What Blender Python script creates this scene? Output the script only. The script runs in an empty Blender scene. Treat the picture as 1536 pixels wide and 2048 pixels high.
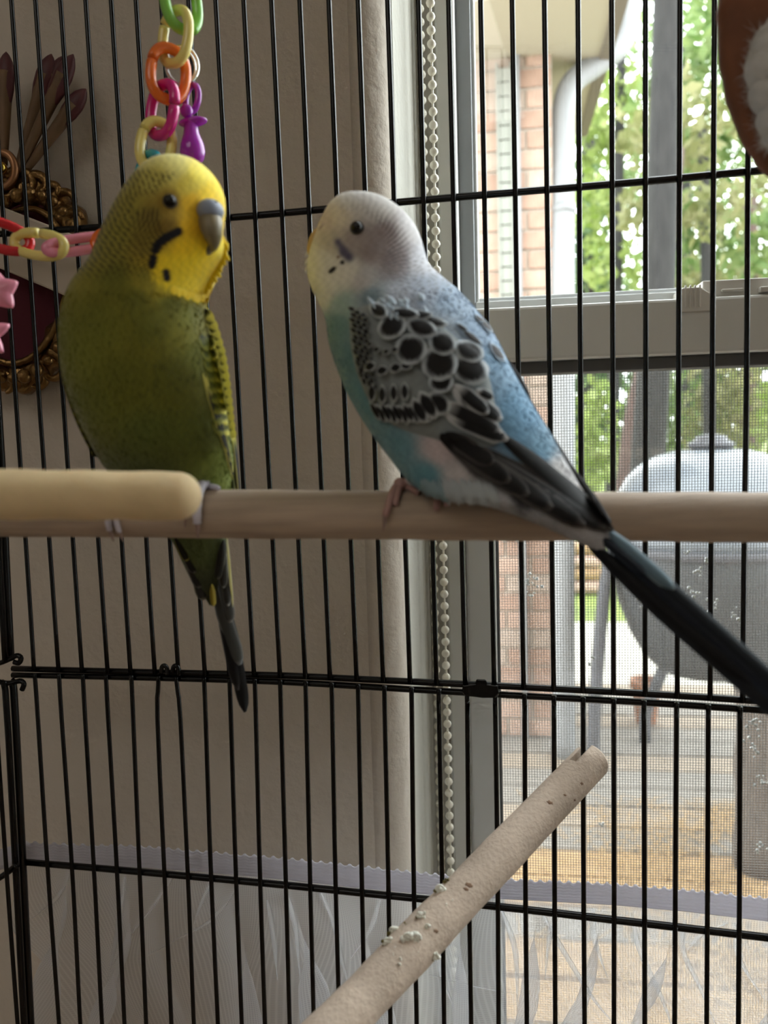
import bpy, math, random
import numpy as np
from mathutils import Vector, Matrix
from mathutils.bvhtree import BVHTree

random.seed(7); RNG = np.random.default_rng(7)
S = bpy.context.scene
COL = S.collection

# ------------------------------------------------------------------ camera
F_PX, PITCH, ROLL, CAM_Z = 1650.0, 0.0984, 0.0305, 1.25
cp, sp, cr, sr = math.cos(PITCH), math.sin(PITCH), math.cos(ROLL), math.sin(ROLL)
FWD = np.array([0, cp, -sp]); _U = np.array([0, sp, cp]); _R = np.array([1.0, 0, 0])
RIGHT = cr * _R - sr * _U; UP = sr * _R + cr * _U
EYE = np.array([0, 0, CAM_Z])
cam_d = bpy.data.cameras.new('camera'); cam = bpy.data.objects.new('camera', cam_d); COL.objects.link(cam)
cam.matrix_world = Matrix(((RIGHT[0], UP[0], -FWD[0], EYE[0]), (RIGHT[1], UP[1], -FWD[1], EYE[1]),
                           (RIGHT[2], UP[2], -FWD[2], EYE[2]), (0, 0, 0, 1)))
cam_d.sensor_fit = 'VERTICAL'; cam_d.sensor_height = 34.6; cam_d.lens = F_PX / 2048 * 34.6
cam_d.clip_start = 0.02; cam_d.clip_end = 200
cam_d.dof.use_dof = True; cam_d.dof.focus_distance = 0.40; cam_d.dof.aperture_fstop = cam_d.lens / 2.4
S.camera = cam

# ------------------------------------------------------------------ light, exposure
w = bpy.data.worlds.new('world'); S.world = w; w.use_nodes = True
bg = w.node_tree.nodes['Background']; bg.inputs[0].default_value = (0.93, 0.97, 1.0, 1); bg.inputs[1].default_value = 9.0
S.view_settings.view_transform = 'Standard'; S.view_settings.look = 'None'
S.view_settings.gamma = 1; S.view_settings.use_curve_mapping = False; S.view_settings.exposure = 0.0
S.cycles.use_denoising = True; S.cycles.max_bounces = 8; S.cycles.transparent_max_bounces = 24
S.cycles.caustics_reflective = False; S.cycles.caustics_refractive = False
S.cycles.sample_clamp_indirect = 6
def area(name, loc, aim, sx, sy, power, col=(1, 1, 1)):
    l = bpy.data.lights.new(name, 'AREA'); l.shape = 'RECTANGLE'; l.size = sx; l.size_y = sy; l.energy = power; l.color = col
    o = bpy.data.objects.new(name, l); COL.objects.link(o); o.location = loc
    o.rotation_euler = (Vector(aim) - Vector(loc)).to_track_quat('-Z', 'Y').to_euler(); return o
area('room_fill', (-0.9, -1.6, 2.44), (-0.9, -1.6, 0), 1.4, 1.4, 10.5, (1.0, 0.95, 0.88))  # added fill light, out of view and without a fixture, to lift the dim room

# ------------------------------------------------------------------ geometry helpers
def ray(px, py):
    return FWD + RIGHT * ((px - 768) / F_PX) + UP * (-(py - 1024) / F_PX)
def P(px, py, d): return EYE + ray(px, py) * d
def proj(V):
    v = np.asarray(V) - EYE; d = v @ FWD
    return 768 + F_PX * (v @ RIGHT) / d, 1024 - F_PX * (v @ UP) / d, d
def onplane(px, py, n, c):
    r = ray(px, py); return EYE + r * ((c - EYE @ n) / (r @ n))
TH_P, D_P = 0.2256, 0.3641            # cage back panel
PU = np.array([math.cos(TH_P), -math.sin(TH_P), 0]); PN = np.array([math.sin(TH_P), math.cos(TH_P), 0]); PC = D_P * PN[1]
TH_W = 0.14                            # house wall
WU = np.array([math.cos(TH_W), -math.sin(TH_W), 0]); WN = np.array([math.sin(TH_W), math.cos(TH_W), 0])
def panel(px, py, off=0.0): return onplane(px, py, PN, PC + off)
def wpt(px, py, n): return onplane(px, py, WN, n)
def wu(px, n, py=700): return float(wpt(px, py, n) @ WU)
def wz(px, py, n): return float(wpt(px, py, n)[2])
def W(u, z, n): return WU * u + WN * n + np.array([0, 0, z])
WM = Matrix(((WU[0], WN[0], 0, 0), (WU[1], WN[1], 0, 0), (0, 0, 1, 0), (0, 0, 0, 1)))

class MB:
    def __init__(s): s.v = []; s.f = []; s.c = []
    def add(s, V, F, C=None):
        b = len(s.v); s.v.extend(map(tuple, np.asarray(V, float))); s.f.extend([tuple(b + i for i in q) for q in F])
        if C is not None: s.c.extend(map(tuple, C))
        return s
    def box(s, lo, hi, M=None):
        x0, y0, z0 = lo; x1, y1, z1 = hi
        V = np.array([(x0, y0, z0), (x1, y0, z0), (x1, y1, z0), (x0, y1, z0), (x0, y0, z1), (x1, y0, z1), (x1, y1, z1), (x0, y1, z1)], float)
        if M is not None: V = V @ np.array(M)[:3, :3].T + np.array(M)[:3, 3]
        return s.add(V, [(0, 3, 2, 1), (4, 5, 6, 7), (0, 1, 5, 4), (1, 2, 6, 5), (2, 3, 7, 6), (3, 0, 4, 7)])
    def wbox(s, u0, u1, z0, z1, n0, n1): return s.box((u0, n0, z0), (u1, n1, z1), WM)

def make(name, mb, mat, parent=None, smooth=True, bevel=0, kind=None, label=None, loc=None):
    V = np.array(mb.v, float); org = np.zeros(3)
    if parent is None:
        if loc is None: loc = ((V[:, 0].min() + V[:, 0].max()) / 2, (V[:, 1].min() + V[:, 1].max()) / 2, V[:, 2].min())
        org = np.array(loc, float)
    me = bpy.data.meshes.new(name); me.from_pydata((V - org).tolist(), [], mb.f); me.update()
    if mb.c:
        a = me.color_attributes.new('Col', 'FLOAT_COLOR', 'POINT')
        C = np.ones((len(V), 4), np.float32); C[:, :3] = np.array(mb.c)[:, :3]; a.data.foreach_set('color', C.ravel())
    if smooth: me.polygons.foreach_set('use_smooth', [True] * len(me.polygons))
    me.materials.append(mat)
    o = bpy.data.objects.new(name, me); COL.objects.link(o)
    if parent is not None: o.parent = parent; o.matrix_parent_inverse = inv_world(parent)
    else: o.location = org
    if bevel:
        m = o.modifiers.new('b', 'BEVEL'); m.width = bevel; m.segments = 2; m.limit_method = 'ANGLE'; m.use_clamp_overlap = True
        if smooth: me.polygons.foreach_set('use_smooth', [False] * len(me.polygons))
    if kind: o['kind'] = kind
    if label: o['label'] = label
    return o
def inv_world(o):   # only the root of a thing is offset; its parts are meshed in world coordinates
    return Matrix.Translation(-o.location) if o.parent is None else Matrix()
def thing(name, loc, label, cat, group=None):
    o = bpy.data.objects.new(name, None); COL.objects.link(o); o.location = Vector([float(x) for x in loc]); o.empty_display_size = 0.02
    return tag(o, label, cat, group)
def tag(o, label, cat, group=None):
    o['label'] = label; o['category'] = cat
    if group: o['group'] = group
    return o
def struct(o): o['kind'] = 'structure'; return o

def cat_rom(pts, n):
    pts = np.asarray(pts, float); m = len(pts); t = np.linspace(0, m - 1, n); i = np.clip(t.astype(int), 0, m - 2); f = (t - i)[:, None]
    p0 = pts[np.clip(i - 1, 0, m - 1)]; p1 = pts[i]; p2 = pts[i + 1]; p3 = pts[np.clip(i + 2, 0, m - 1)]
    return 0.5 * ((2 * p1) + (p2 - p0) * f + (2 * p0 - 5 * p1 + 4 * p2 - p3) * f ** 2 + (3 * p1 - p0 - 3 * p2 + p3) * f ** 3)
def tube(pts, r, seg=8, closed=False, cap=True, squash=None):
    pts = np.asarray(pts, float); n = len(pts); r = np.broadcast_to(np.asarray(r, float), (n,))
    T = np.roll(pts, -1, 0) - np.roll(pts, 1, 0) if closed else np.gradient(pts, axis=0)
    T /= np.linalg.norm(T, axis=1)[:, None] + 1e-12
    a = np.array([0.31, 0.27, 0.91]) if abs(T[0] @ np.array([0.31, 0.27, 0.91])) < .9 else np.array([1.0, 0, 0])
    N = np.zeros_like(pts); N[0] = a - T[0] * (a @ T[0]); N[0] /= np.linalg.norm(N[0])
    for i in range(1, n):
        v = N[i - 1] - T[i] * (N[i - 1] @ T[i]); N[i] = v / np.linalg.norm(v)
    B = np.cross(T, N)
    th = np.linspace(0, 2 * np.pi, seg, endpoint=False)
    V = pts[:, None] + r[:, None, None] * (np.cos(th)[None, :, None] * N[:, None] + np.sin(th)[None, :, None] * B[:, None])
    V = V.reshape(-1, 3); F = []
    for i in range(n if closed else n - 1):
        j = (i + 1) % n
        for k in range(seg):
            l = (k + 1) % seg; F.append((i * seg + k, i * seg + l, j * seg + l, j * seg + k))
    if cap and not closed:
        F.append(tuple(range(seg))[::-1]); F.append(tuple((n - 1) * seg + k for k in range(seg)))
    return V, F
def lathe(prof, c, ax=(0, 0, 1), seg=24):
    """prof: list of (radius, along-axis)"""
    ax = np.asarray(ax, float); ax /= np.linalg.norm(ax)
    a = np.cross(ax, [0.2, 1, 0.1]); a /= np.linalg.norm(a); b = np.cross(ax, a); V = []; F = []
    for r, h in prof:
        for k in range(seg):
            t = 2 * math.pi * k / seg; V.append(np.asarray(c) + ax * h + (a * math.cos(t) + b * math.sin(t)) * max(r, 1e-5))
    for i in range(len(prof) - 1):
        for k in range(seg):
            l = (k + 1) % seg; F.append((i * seg + k, i * seg + l, (i + 1) * seg + l, (i + 1) * seg + k))
    F.append(tuple(range(seg))[::-1]); F.append(tuple((len(prof) - 1) * seg + k for k in range(seg)))
    return V, F
def ball(c, r, axes=None, nu=14, nv=9, jit=0):
    axes = np.eye(3) if axes is None else np.asarray(axes, float); r = np.broadcast_to(np.asarray(r, float), (3,)); V = []; F = []
    for i in range(nv + 1):
        p = math.pi * i / nv
        for k in range(nu):
            t = 2 * math.pi * k / nu; q = np.array([math.sin(p) * math.cos(t), math.sin(p) * math.sin(t), math.cos(p)])
            q = q * (1 + jit * math.sin(5 * t + 3 * p + c[0] * 9000) * math.sin(4 * p + c[2] * 7000)); V.append(np.asarray(c) + (q * r) @ axes)
    for i in range(nv):
        for k in range(nu):
            l = (k + 1) % nu; F.append((i * nu + k, (i + 1) * nu + k, (i + 1) * nu + l, i * nu + l))
    return V, F
CAMAX = np.array([RIGHT, FWD, UP])

# ------------------------------------------------------------------ materials
def mat(name, col=(.5, .5, .5), rough=.6, metal=0, bump=0, bscale=200, stretch=None, mottle=0, mscale=30, col2=None,
        vcol=False, spec=.5, sss=0, trans=0, coat=0, sheen=0, bdist=0.001):
    m = bpy.data.materials.new(name); m.use_nodes = True; nt = m.node_tree; N = nt.nodes; L = nt.links
    b = N['Principled BSDF']; b.inputs['Base Color'].default_value = (*col, 1); b.inputs['Roughness'].default_value = rough
    b.inputs['Metallic'].default_value = metal; b.inputs['Specular IOR Level'].default_value = spec
    if coat: b.inputs['Coat Weight'].default_value = coat
    if sheen: b.inputs['Sheen Weight'].default_value = sheen
    if sss: b.inputs['Subsurface Weight'].default_value = sss; b.inputs['Subsurface Radius'].default_value = (1, .6, .4); b.inputs['Subsurface Scale'].default_value = 0.004
    tc = N.new('ShaderNodeTexCoord'); mp = N.new('ShaderNodeMapping'); L.new(tc.outputs['Object'], mp.inputs[0])
    if stretch: mp.inputs['Scale'].default_value = stretch
    src = None
    if vcol:
        at = N.new('ShaderNodeAttribute'); at.attribute_name = 'Col'; src = at.outputs['Color']
    if mottle:
        nz = N.new('ShaderNodeTexNoise'); nz.inputs['Scale'].default_value = mscale; nz.inputs['Detail'].default_value = 6; L.new(mp.outputs[0], nz.inputs[0])
        rp = N.new('ShaderNodeMapRange'); rp.inputs[1].default_value = .3; rp.inputs[2].default_value = .7; L.new(nz.outputs[0], rp.inputs[0])
        mx = N.new('ShaderNodeMix'); mx.data_type = 'RGBA'; mx.inputs[6].default_value = (*col, 1)
        mx.inputs[7].default_value = (*(col2 or tuple(c * (1 - mottle) for c in col)), 1)
        L.new(rp.outputs[0], mx.inputs[0])
        if vcol:
            mx.blend_type = 'MULTIPLY'; mx.inputs[7].default_value = (1 - mottle,) * 3 + (1,); L.new(src, mx.inputs[6])
        src = mx.outputs[2]
    if src is not None: L.new(src, b.inputs['Base Color'])
    if bump:
        n2 = N.new('ShaderNodeTexNoise'); n2.inputs['Scale'].default_value = bscale; n2.inputs['Detail'].default_value = 4; L.new(mp.outputs[0], n2.inputs[0])
        bp = N.new('ShaderNodeBump'); bp.inputs['Strength'].default_value = bump; bp.inputs['Distance'].default_value = bdist
        L.new(n2.outputs[0], bp.inputs['Height']); L.new(bp.outputs[0], b.inputs['Normal'])
    if trans:   # thin leaf / cloth: part of the light goes through
        t = N.new('ShaderNodeBsdfTranslucent'); ms = N.new('ShaderNodeMixShader'); ms.inputs[0].default_value = trans
        if src is not None: L.new(src, t.inputs[0])
        else: t.inputs[0].default_value = (*col, 1)
        L.new(b.outputs[0], ms.inputs[1]); L.new(t.outputs[0], ms.inputs[2]); L.new(ms.outputs[0], N['Material Output'].inputs[0])
    return m
def glass_mat(name, refl=.06):
    m = bpy.data.materials.new(name); m.use_nodes = True; nt = m.node_tree; N = nt.nodes; L = nt.links
    N.remove(N['Principled BSDF']); t = N.new('ShaderNodeBsdfTransparent'); g = N.new('ShaderNodeBsdfGlossy'); g.inputs['Roughness'].default_value = .02
    t.inputs[0].default_value = (.97, .985, .975, 1)
    x = N.new('ShaderNodeMixShader'); x.inputs[0].default_value = refl; L.new(t.outputs[0], x.inputs[1]); L.new(g.outputs[0], x.inputs[2])
    L.new(x.outputs[0], N['Material Output'].inputs[0]); return m
def net_mat(name, col, base, grid, pu, pv):
    """woven net: thread grid from the UV map, holes see-through"""
    m = bpy.data.materials.new(name); m.use_nodes = True; nt = m.node_tree; N = nt.nodes; L = nt.links
    N.remove(N['Principled BSDF']); tc = N.new('ShaderNodeTexCoord'); sx = N.new('ShaderNodeSeparateXYZ'); L.new(tc.outputs['UV'], sx.inputs[0])
    outs = []
    for i, p in ((0, pu), (1, pv)):
        a = N.new('ShaderNodeMath'); a.operation = 'MULTIPLY'; a.inputs[1].default_value = 2 * math.pi / p; L.new(sx.outputs[i], a.inputs[0])
        c = N.new('ShaderNodeMath'); c.operation = 'COSINE'; L.new(a.outputs[0], c.inputs[0]); outs.append(c)
    mx = N.new('ShaderNodeMath'); mx.operation = 'MAXIMUM'; L.new(outs[0].outputs[0], mx.inputs[0]); L.new(outs[1].outputs[0], mx.inputs[1])
    mr = N.new('ShaderNodeMapRange'); mr.inputs[1].default_value = -.2; mr.inputs[2].default_value = 1; mr.inputs[3].default_value = base; mr.inputs[4].default_value = grid; L.new(mx.outputs[0], mr.inputs[0])
    d = N.new('ShaderNodeBsdfDiffuse'); d.inputs[0].default_value = (*col, 1); tl = N.new('ShaderNodeBsdfTranslucent'); tl.inputs[0].default_value = (*col, 1)
    m1 = N.new('ShaderNodeMixShader'); m1.inputs[0].default_value = .5; L.new(d.outputs[0], m1.inputs[1]); L.new(tl.outputs[0], m1.inputs[2])
    tr = N.new('ShaderNodeBsdfTransparent'); m2 = N.new('ShaderNodeMixShader'); L.new(mr.outputs[0], m2.inputs[0]); L.new(tr.outputs[0], m2.inputs[1]); L.new(m1.outputs[0], m2.inputs[2])
    L.new(m2.outputs[0], N['Material Output'].inputs[0]); return m

M_wall = mat('wall_paint', (.62, .555, .48), .9, bump=.8, bscale=120, bdist=.0016)
M_room = mat('room_paint', (.55, .51, .47), .9)
M_return = mat('white_plaster', (.52, .51, .46), .85, bump=.6, bscale=220, bdist=.0012)
M_floor = mat('floor_wood', (.28, .19, .12), .5, mottle=.3, mscale=8)
M_vinyl = mat('window_vinyl', (.62, .62, .59), .45)
M_gasket = mat('grey_channel', (.30, .32, .33), .5)
M_dark = mat('dark_gasket_and_shade', (.10, .10, .10), .7)  # stile gasket, also the shade painted under the meeting rail
M_latch = mat('latch_vinyl', (.62, .60, .55), .45)
M_wire = mat('black_enamel', (.004, .004, .004), .22, spec=.28)
M_wood = mat('perch_wood', (.50, .39, .30), .75, stretch=(1, 14, 14), mottle=.28, mscale=22, bump=.25, bscale=160, bdist=.0006)
M_cream = mat('cream_rod', (.80, .62, .36), .8, mottle=.12, mscale=90, bump=.3, bscale=500, bdist=.0006, sss=.2)
M_bead = mat('bead_plastic', (.84, .81, .70), .3)
M_band = mat('elastic_band', (.82, .81, .87), .85, bump=.5, bscale=900, bdist=.0006, trans=.55)
M_net = net_mat('sheer_net', (.90, .91, .95), .37, .50, .0010, .0010)
M_glass = glass_mat('window_glass')
M_screen = mat('screen_wire', (.24, .24, .24), .6)

# ------------------------------------------------------------------ room and window wall
ZC, N0, N1 = 2.5, 0.43, 0.60
UA = wu(800, .445)                              # left edge of the window opening
OT, OB, UB = 2.40, 0.72, UA + 2.05              # opening top, bottom, right
m = MB(); m.wbox(-2.2, UA - .02, 0, ZC, N0, N1)
th = np.linspace(0, math.pi / 2, 9)             # rounded plaster corner
prof = [(UA - .02, N0)] + [(UA - .016 + .016 * math.sin(t), N0 + .016 - .016 * math.cos(t)) for t in th] + [(UA, N1), (UA - .02, N1)]
k = len(prof); V = [W(u, OB - .1, n) for u, n in prof] + [W(u, OT + .1, n) for u, n in prof]
m.add(V, [(i, (i + 1) % k, k + (i + 1) % k, k + i) for i in range(k)])
m.wbox(UA - .02, UB, 0, OB, N0, N1); m.wbox(UA - .02, UB, OT, ZC, N0, N1); m.wbox(UB, 2.2, 0, ZC, N0, N1)
wall = struct(make('wall_back', m, M_wall, smooth=False))
for p in wall.data.polygons:
    if 6 <= p.index <= 6 + k: p.use_smooth = True
for nm, a in (('wall_left', (-2.3, -2.2, 0, ZC, -3.2, N1)), ('wall_right', (2.2, 2.3, 0, ZC, -3.2, N1)), ('wall_front', (-2.2, 2.2, 0, ZC, -3.3, -3.2))):
    struct(make(nm, MB().wbox(*a), M_room, smooth=False))
struct(make('floor', MB().wbox(-2.3, 2.3, -.1, 0, -3.3, N1), M_floor, smooth=False))
struct(make('ceiling', MB().wbox(-2.3, 2.3, ZC, ZC + .1, -3.3, N1), mat('ceiling_white', (.72, .70, .67), .9), smooth=False))
# white plaster return inside the opening
um = wu(845, .499); pr = []
for i in range(41):
    t = i / 40; g = -.0011 * math.exp(-((t - .52) / .035) ** 2) - .0006 * math.exp(-((t - .74) / .03) ** 2) + .0005 * math.exp(-((t - .95) / .05) ** 2)
    pr.append((UA + .0004 + (um - UA) * t + g * .95, .4465 + (.500 - .4465) * t - g * .15))
pr += [(um, .56), (UA + .0004, .56)]; k = len(pr); V = [W(u, z, n) for z in (OB, OT) for u, n in pr]
m = MB(); m.add(V, [(i, (i + 1) % k, k + (i + 1) % k, k + i) for i in range(k)] + [tuple(range(k))[::-1], tuple(range(k, 2 * k))])
struct(make('trim_1', m, M_return, smooth=False))

win = bpy.data.objects.new('window_1', None); COL.objects.link(win); win.location = Vector(W((UA + UB) / 2, OB, .55)); win['kind'] = 'structure'
win['label'] = 'white vinyl sash window with insect screen behind the cage'
def wpart(name, mb, mt, bevel=.0008, **k): return make(name, mb, mt, win, smooth=False, bevel=bevel, **k)
ut0, ut1 = UA + .004, wu(846, .485); ur1 = wu(886, .51); uf1 = wu(921, .498); ug1 = wu(960, .522); ul1 = wu(984, .505)
m = MB(); m.wbox(um, ur1, OB, OT, .508, .56); wpart('frame_recess', m, mat('recess_vinyl', (.60, .57, .50), .5))
m = MB(); m.wbox(ur1, uf1, OB, OT, .498, .56); m.wbox(uf1, UB, OT - .05, OT, .498, .56); m.wbox(UB - .05, UB, OB, OT - .05, .498, .56); m.wbox(uf1, UB - .05, OB, OB + .04, .498, .58)
wpart('frame', m, M_vinyl, .0015)
zr0 = wz(1200, 715, .505); zr1 = wz(1200, 606, .505); zg = wz(1200, 585, .53)
m = MB(); m.wbox(uf1, wu(953, .52), zr1, OT - .05, .518, .555); wpart('upper_sash_stile', m, M_gasket)
m = MB(); m.wbox(wu(953, .52), ug1, zr1, OT - .05, .524, .555); wpart('glazing_bead', m, M_vinyl)
m = MB(); m.wbox(wu(953, .52), UB - .05, zr1 - .02, wz(1200, 592, .52), .518, .55); m.wbox(wu(953, .52), UB - .05, zr1 - .02, zg, .528, .55); wpart('upper_sash_rail', m, mat('bead_grey', (.60, .62, .62), .45))
m = MB(); m.wbox(ug1 - .002, UB - .05, zg - .004, OT - .05, .536, .539); wpart('glass_pane', m, M_glass, 0)
m = MB(); m.wbox(uf1, UB - .05, zr0, zr1, .502, .535); wpart('meeting_rail', m, M_vinyl, .0018)
m = MB(); m.wbox(uf1, ul1, OB + .04, zr0, .505, .535); wpart('lower_sash_stile', m, mat('sash_grey', (.60, .61, .60), .45), .0018)
m = MB(); m.wbox(ul1, wu(991, .51), OB + .04, zr0, .512, .535); wpart('stile_gasket', m, M_dark)
m = MB(); m.wbox(ul1, UB - .05, wz(1250, 741, .518), zr0, .515, .535); wpart('rail_shadow_strip', m, M_dark)  # shadow gap below the meeting rail, put in as a dark strip
m = MB(); m.wbox(ul1, UB - .05, OB + .04, zr0 - .005, .522, .525); wpart('glass_pane', m, M_glass, 0)
# latch on the meeting rail
zl = zr1; la, lb = wu(1345, .51), wu(1424, .51)
pr = [(la, 0), (la + .002, .0125), (la + .004, .0135), (lb - .009, .0135), (lb - .004, .010), (lb, .0015), (lb, 0)]
V = [W(u, zl - .008 + z, n) for n in (.500, .524) for u, z in pr]; k = len(pr)
m = MB(); m.add(V, [tuple(range(k)), tuple(range(2 * k - 1, k - 1, -1))] + [(i, k + i, k + (i + 1) % k, (i + 1) % k) for i in range(k)])
for i in range(4): m.wbox(la + .0045 + i * .0026, la + .0056 + i * .0026, zl - .006, zl + .0068, .4992, .501)
wpart('latch', m, M_latch, .0006)
m = MB(); m.wbox(lb - .006, wu(1560, .51), zl - .001, wz(1480, 560, .512), .508, .53); m.wbox(lb + .004, lb + .016, zl + .003, zl + .0045, .505, .509); m.wbox(wu(1512, .51), wu(1590, .51), zl + .0015, zl + .0045, .503, .51)
wpart('latch_keeper', m, M_latch, .0006)
# insect screen: every strand real, too fine to pick apart
m = MB(); sn = .545; us0, us1, zs0, zs1 = ul1 - .002, UB - .05, OB + .04, zr0
pu = .00180; pz = .00180
nu = int((us1 - us0) / pu * .5)
for i in range(nu):
    u = us0 + i * pu; m.wbox(u, u + .00034, zs0, zs1, sn, sn + .0003)
for j in range(int((zs1 - zs0) / pz)):
    z = zs0 + j * pz; m.wbox(us0, us0 + nu * pu, z, z + .00030, sn + .0003, sn + .0006)
wpart('screen_mesh', m, M_screen, 0, kind='stuff')
m = MB()
for cx, cy, n in ((1385, 1180, 9), (1398, 1150, 8), (1283, 1205, 10), (1410, 1120, 3), (1430, 1205, 7), (1420, 1235, 5), (1465, 1225, 6), (1058, 1160, 10), (1062, 1185, 8), (1520, 1340, 12), (1180, 1320, 5), (1512, 1450, 12), (1505, 1490, 12), (1525, 1560, 10), (1520, 1690, 9), (1200, 1660, 6), (1375, 1100, 5)):
    for q in range(n):
        px, py = cx + random.gauss(0, 8), cy + random.gauss(0, 10); r = random.uniform(.0006, .0012)
        m.add(*ball(wpt(px, py, sn), r, nu=7, nv=4))
wpart('water_drops', m, mat('water_drop', (.85, .88, .9), .08, spec=.8), 0, kind='stuff')

# roller-blind bead chain
bc = thing('bead_chain', W(wu(862, .47), OB, .47), 'cream beaded blind chain hanging in two strands beside the window frame', 'blind chain')
zz0, zz1 = OB - .0, 1.72
for px, n in ((842, .492), (863, .474)):
    u = wu(px, n, 100)
    m = MB(); m.add(*tube([W(u, zz0, n), W(u, zz1, n)], .0006, 6)); make('cord', m, M_bead, bc)
    pb = .0071; z = .86 + (.002 if n > .48 else 0.003); first = None
    while z < 1.56:
        if first is None:
            m = MB(); m.add(*ball(W(u, z, n), .00245, nu=10, nv=6)); first = make('bead', m, M_bead, bc); zf = z
        else:
            o = first.copy(); COL.objects.link(o); o.location = first.location + Vector((0, 0, z - zf))
        z += pb

# ------------------------------------------------------------------ the cage
cage = thing('bird_cage', panel(768, 2300), 'black wire bird cage whose back panel fills the picture', 'cage')
UW = {-1: [(-23, 10), (54, 1120), (72, 1345)]}
T = [23.5, 71.5, 121.5, 172, 223, 272.5, 323, 378, 432, 488, 543.5, 600, 658, 716.5, 775.5, 837, 897.5, 961.5, 1024.5, 1089, 1156, 1223.5, 1291, 1360, 1429, 1499, 1570, 1642, 1715, 1789, 1864, 1940]
Mi = [101.5, 148.5, 199.5, 246, 295, 342.5, 395, 445, 495, 547.5, 599, 649.5, 703.5, 757.5, 812, 866.5, 924.5, 983.5, 1043, 1104, 1164, 1226.5, 1290.5, 1355.5, 1422, 1488, 1556, 1624, 1693, 1763, 1834, 1906]
Lo = [76, 123.5, 170.5, 216.5, 266.5, 315, 361, 411.5, 462, 512, 562.5, 613, 665, 717.5, 770, 824, 878.5, 935, 991, 1049.5, 1108, 1166.5, 1227.5, 1288, 1353, 1416.5, 1480, 1545, 1610, 1676, 1743, 1811, 1880]
Bo = [116, 159, 202.5, 247.5, 291, 341.5, 386.5, 434.5, 482.5, 529, 578.5, 627, 678, 729, 780.5, 833, 888, 942, 997, 1053.5, 1110.5, 1169, 1228, 1289.5, 1349.5, 1413.5, 1477, 1541, 1606, 1672, 1739, 1807, 1876]
H1 = [(-60, 472), (152, 457.6), (477.6, 434), (771, 407), (1030, 384.5), (1289, 363), (1497, 343), (1680, 326), (1990, 297)]
H2a = [(25, 1337), (273, 1343.5), (545.6, 1350), (760, 1360), (997.5, 1371.5), (1290, 1387), (1515, 1401.5), (1680, 1412), (1960, 1428)]
H2b = [(25, 1350), (273, 1355), (545.6, 1363), (760, 1375), (997.5, 1389), (1290, 1405), (1515, 1420), (1680, 1431), (1960, 1448)]
H3 = [(46, 1724), (272.8, 1743), (545.6, 1768), (719, 1785.5), (1002.7, 1814), (1224, 1839.5), (1515, 1873), (1680, 1892), (1960, 1922)]
def interp(tab, x):
    xs, ys = zip(*tab); return float(np.interp(x, xs, ys))
def wire(pix, off, r, name='wire', n=12, label=None):
    pts = np.array([panel(x, y, off) for x, y in pix]); pts = cat_rom(pts, n) if len(pix) > 2 else pts
    m = MB(); m.add(*tube(pts, r, 8)); return make(name, m, M_wire, cage, label=label)
def xt(k, y):   # upper wire k in the picture
    return T[k] + (Mi[k] - T[k]) * (y - 10) / 1110
for k in range(len(T)):
    wb = random.gauss(0, 1.2)
    y1 = interp(H2a, Mi[k]) + 4
    wire([(xt(k, -760), -760), (xt(k, -90), -90), (xt(k, 350), 350), (xt(k, 760) + wb, 760), (Mi[k], 1120), (xt(k, y1), y1)], -.0012, .00112)
wire([(-77, -760), (-30, -90), (-23, 10), (54, 1120), (68, 1342)], -.0012, .00112)
for k in range(len(Lo)):
    y0 = interp(H2b, Lo[k]) - 4; xl = lambda y: Lo[k] + (Bo[k] - Lo[k]) * (y - 1440) / 578
    pix = [(xl(y0), y0), (xl(y0 + 25), y0 + 25), (Lo[k], 1440), (xl(1740) + random.gauss(0, 1), 1740), (Bo[k], 2018), (xl(2140), 2140), (xl(2700), 2700)]
    if k in (5, 6): d = 6 if k == 5 else -5; pix[0] = (pix[0][0] + d, pix[0][1]); pix[1] = (pix[1][0] + d * .7, pix[1][1])
    wire(pix, -.0012, .00112, n=16)
H0 = [(-110, -540), (768, -700), (1990, -930)]
for nm, tab, r, off in (('cross_wire', H0, .00155, .0012), ('cross_wire', H1, .00155, .0012), ('joint_bar', H2a, .0015, .0012), ('joint_bar', H2b, .0015, .0014), ('cross_wire', H3, .0017, .0012)):
    wire(tab, off, r, nm, n=24)
# corner posts and the side panel's nearest wires
wire([(-112, -760), (-42, 250), (2, 900), (12, 1120), (22, 1320)], .000, .0019, 'corner_post'); wire([(-122, -760), (-52, 250), (-10, 900), (-2, 1120), (10, 1322)], -.004, .0014, 'corner_post')
wire([(24, 1362), (31, 1440), (60, 2018), (68, 2140), (106, 2700)], .000, .0019, 'corner_post'); wire([(6, 1365), (15, 1440), (46, 2018), (54, 2140), (92, 2700)], -.004, .0016, 'corner_post')
wire([(-12, 1370), (3, 1600), (33, 2018), (45, 2150)], -.012, .0011, 'wire')
wire([(-60, 1790), (2, 1754), (34, 1730)], -.008, .0016, 'cross_wire')
wire([(-40, 1336), (0, 1326), (20, 1318), (34, 1311), (42, 1316), (38, 1326), (28, 1324)], -.003, .0013, 'corner_hook', 20)
wire([(-40, 1352), (0, 1364), (20, 1366), (40, 1362), (48, 1368), (44, 1380)], -.003, .0013, 'corner_hook', 20)
for x in (328, 351): wire([(x - 6, 1345), (x - 4, 1334), (x + 1, 1331), (x + 6, 1337), (x + 7, 1350)], -.0016, .0011, 'joint_loop', 14)
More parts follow.
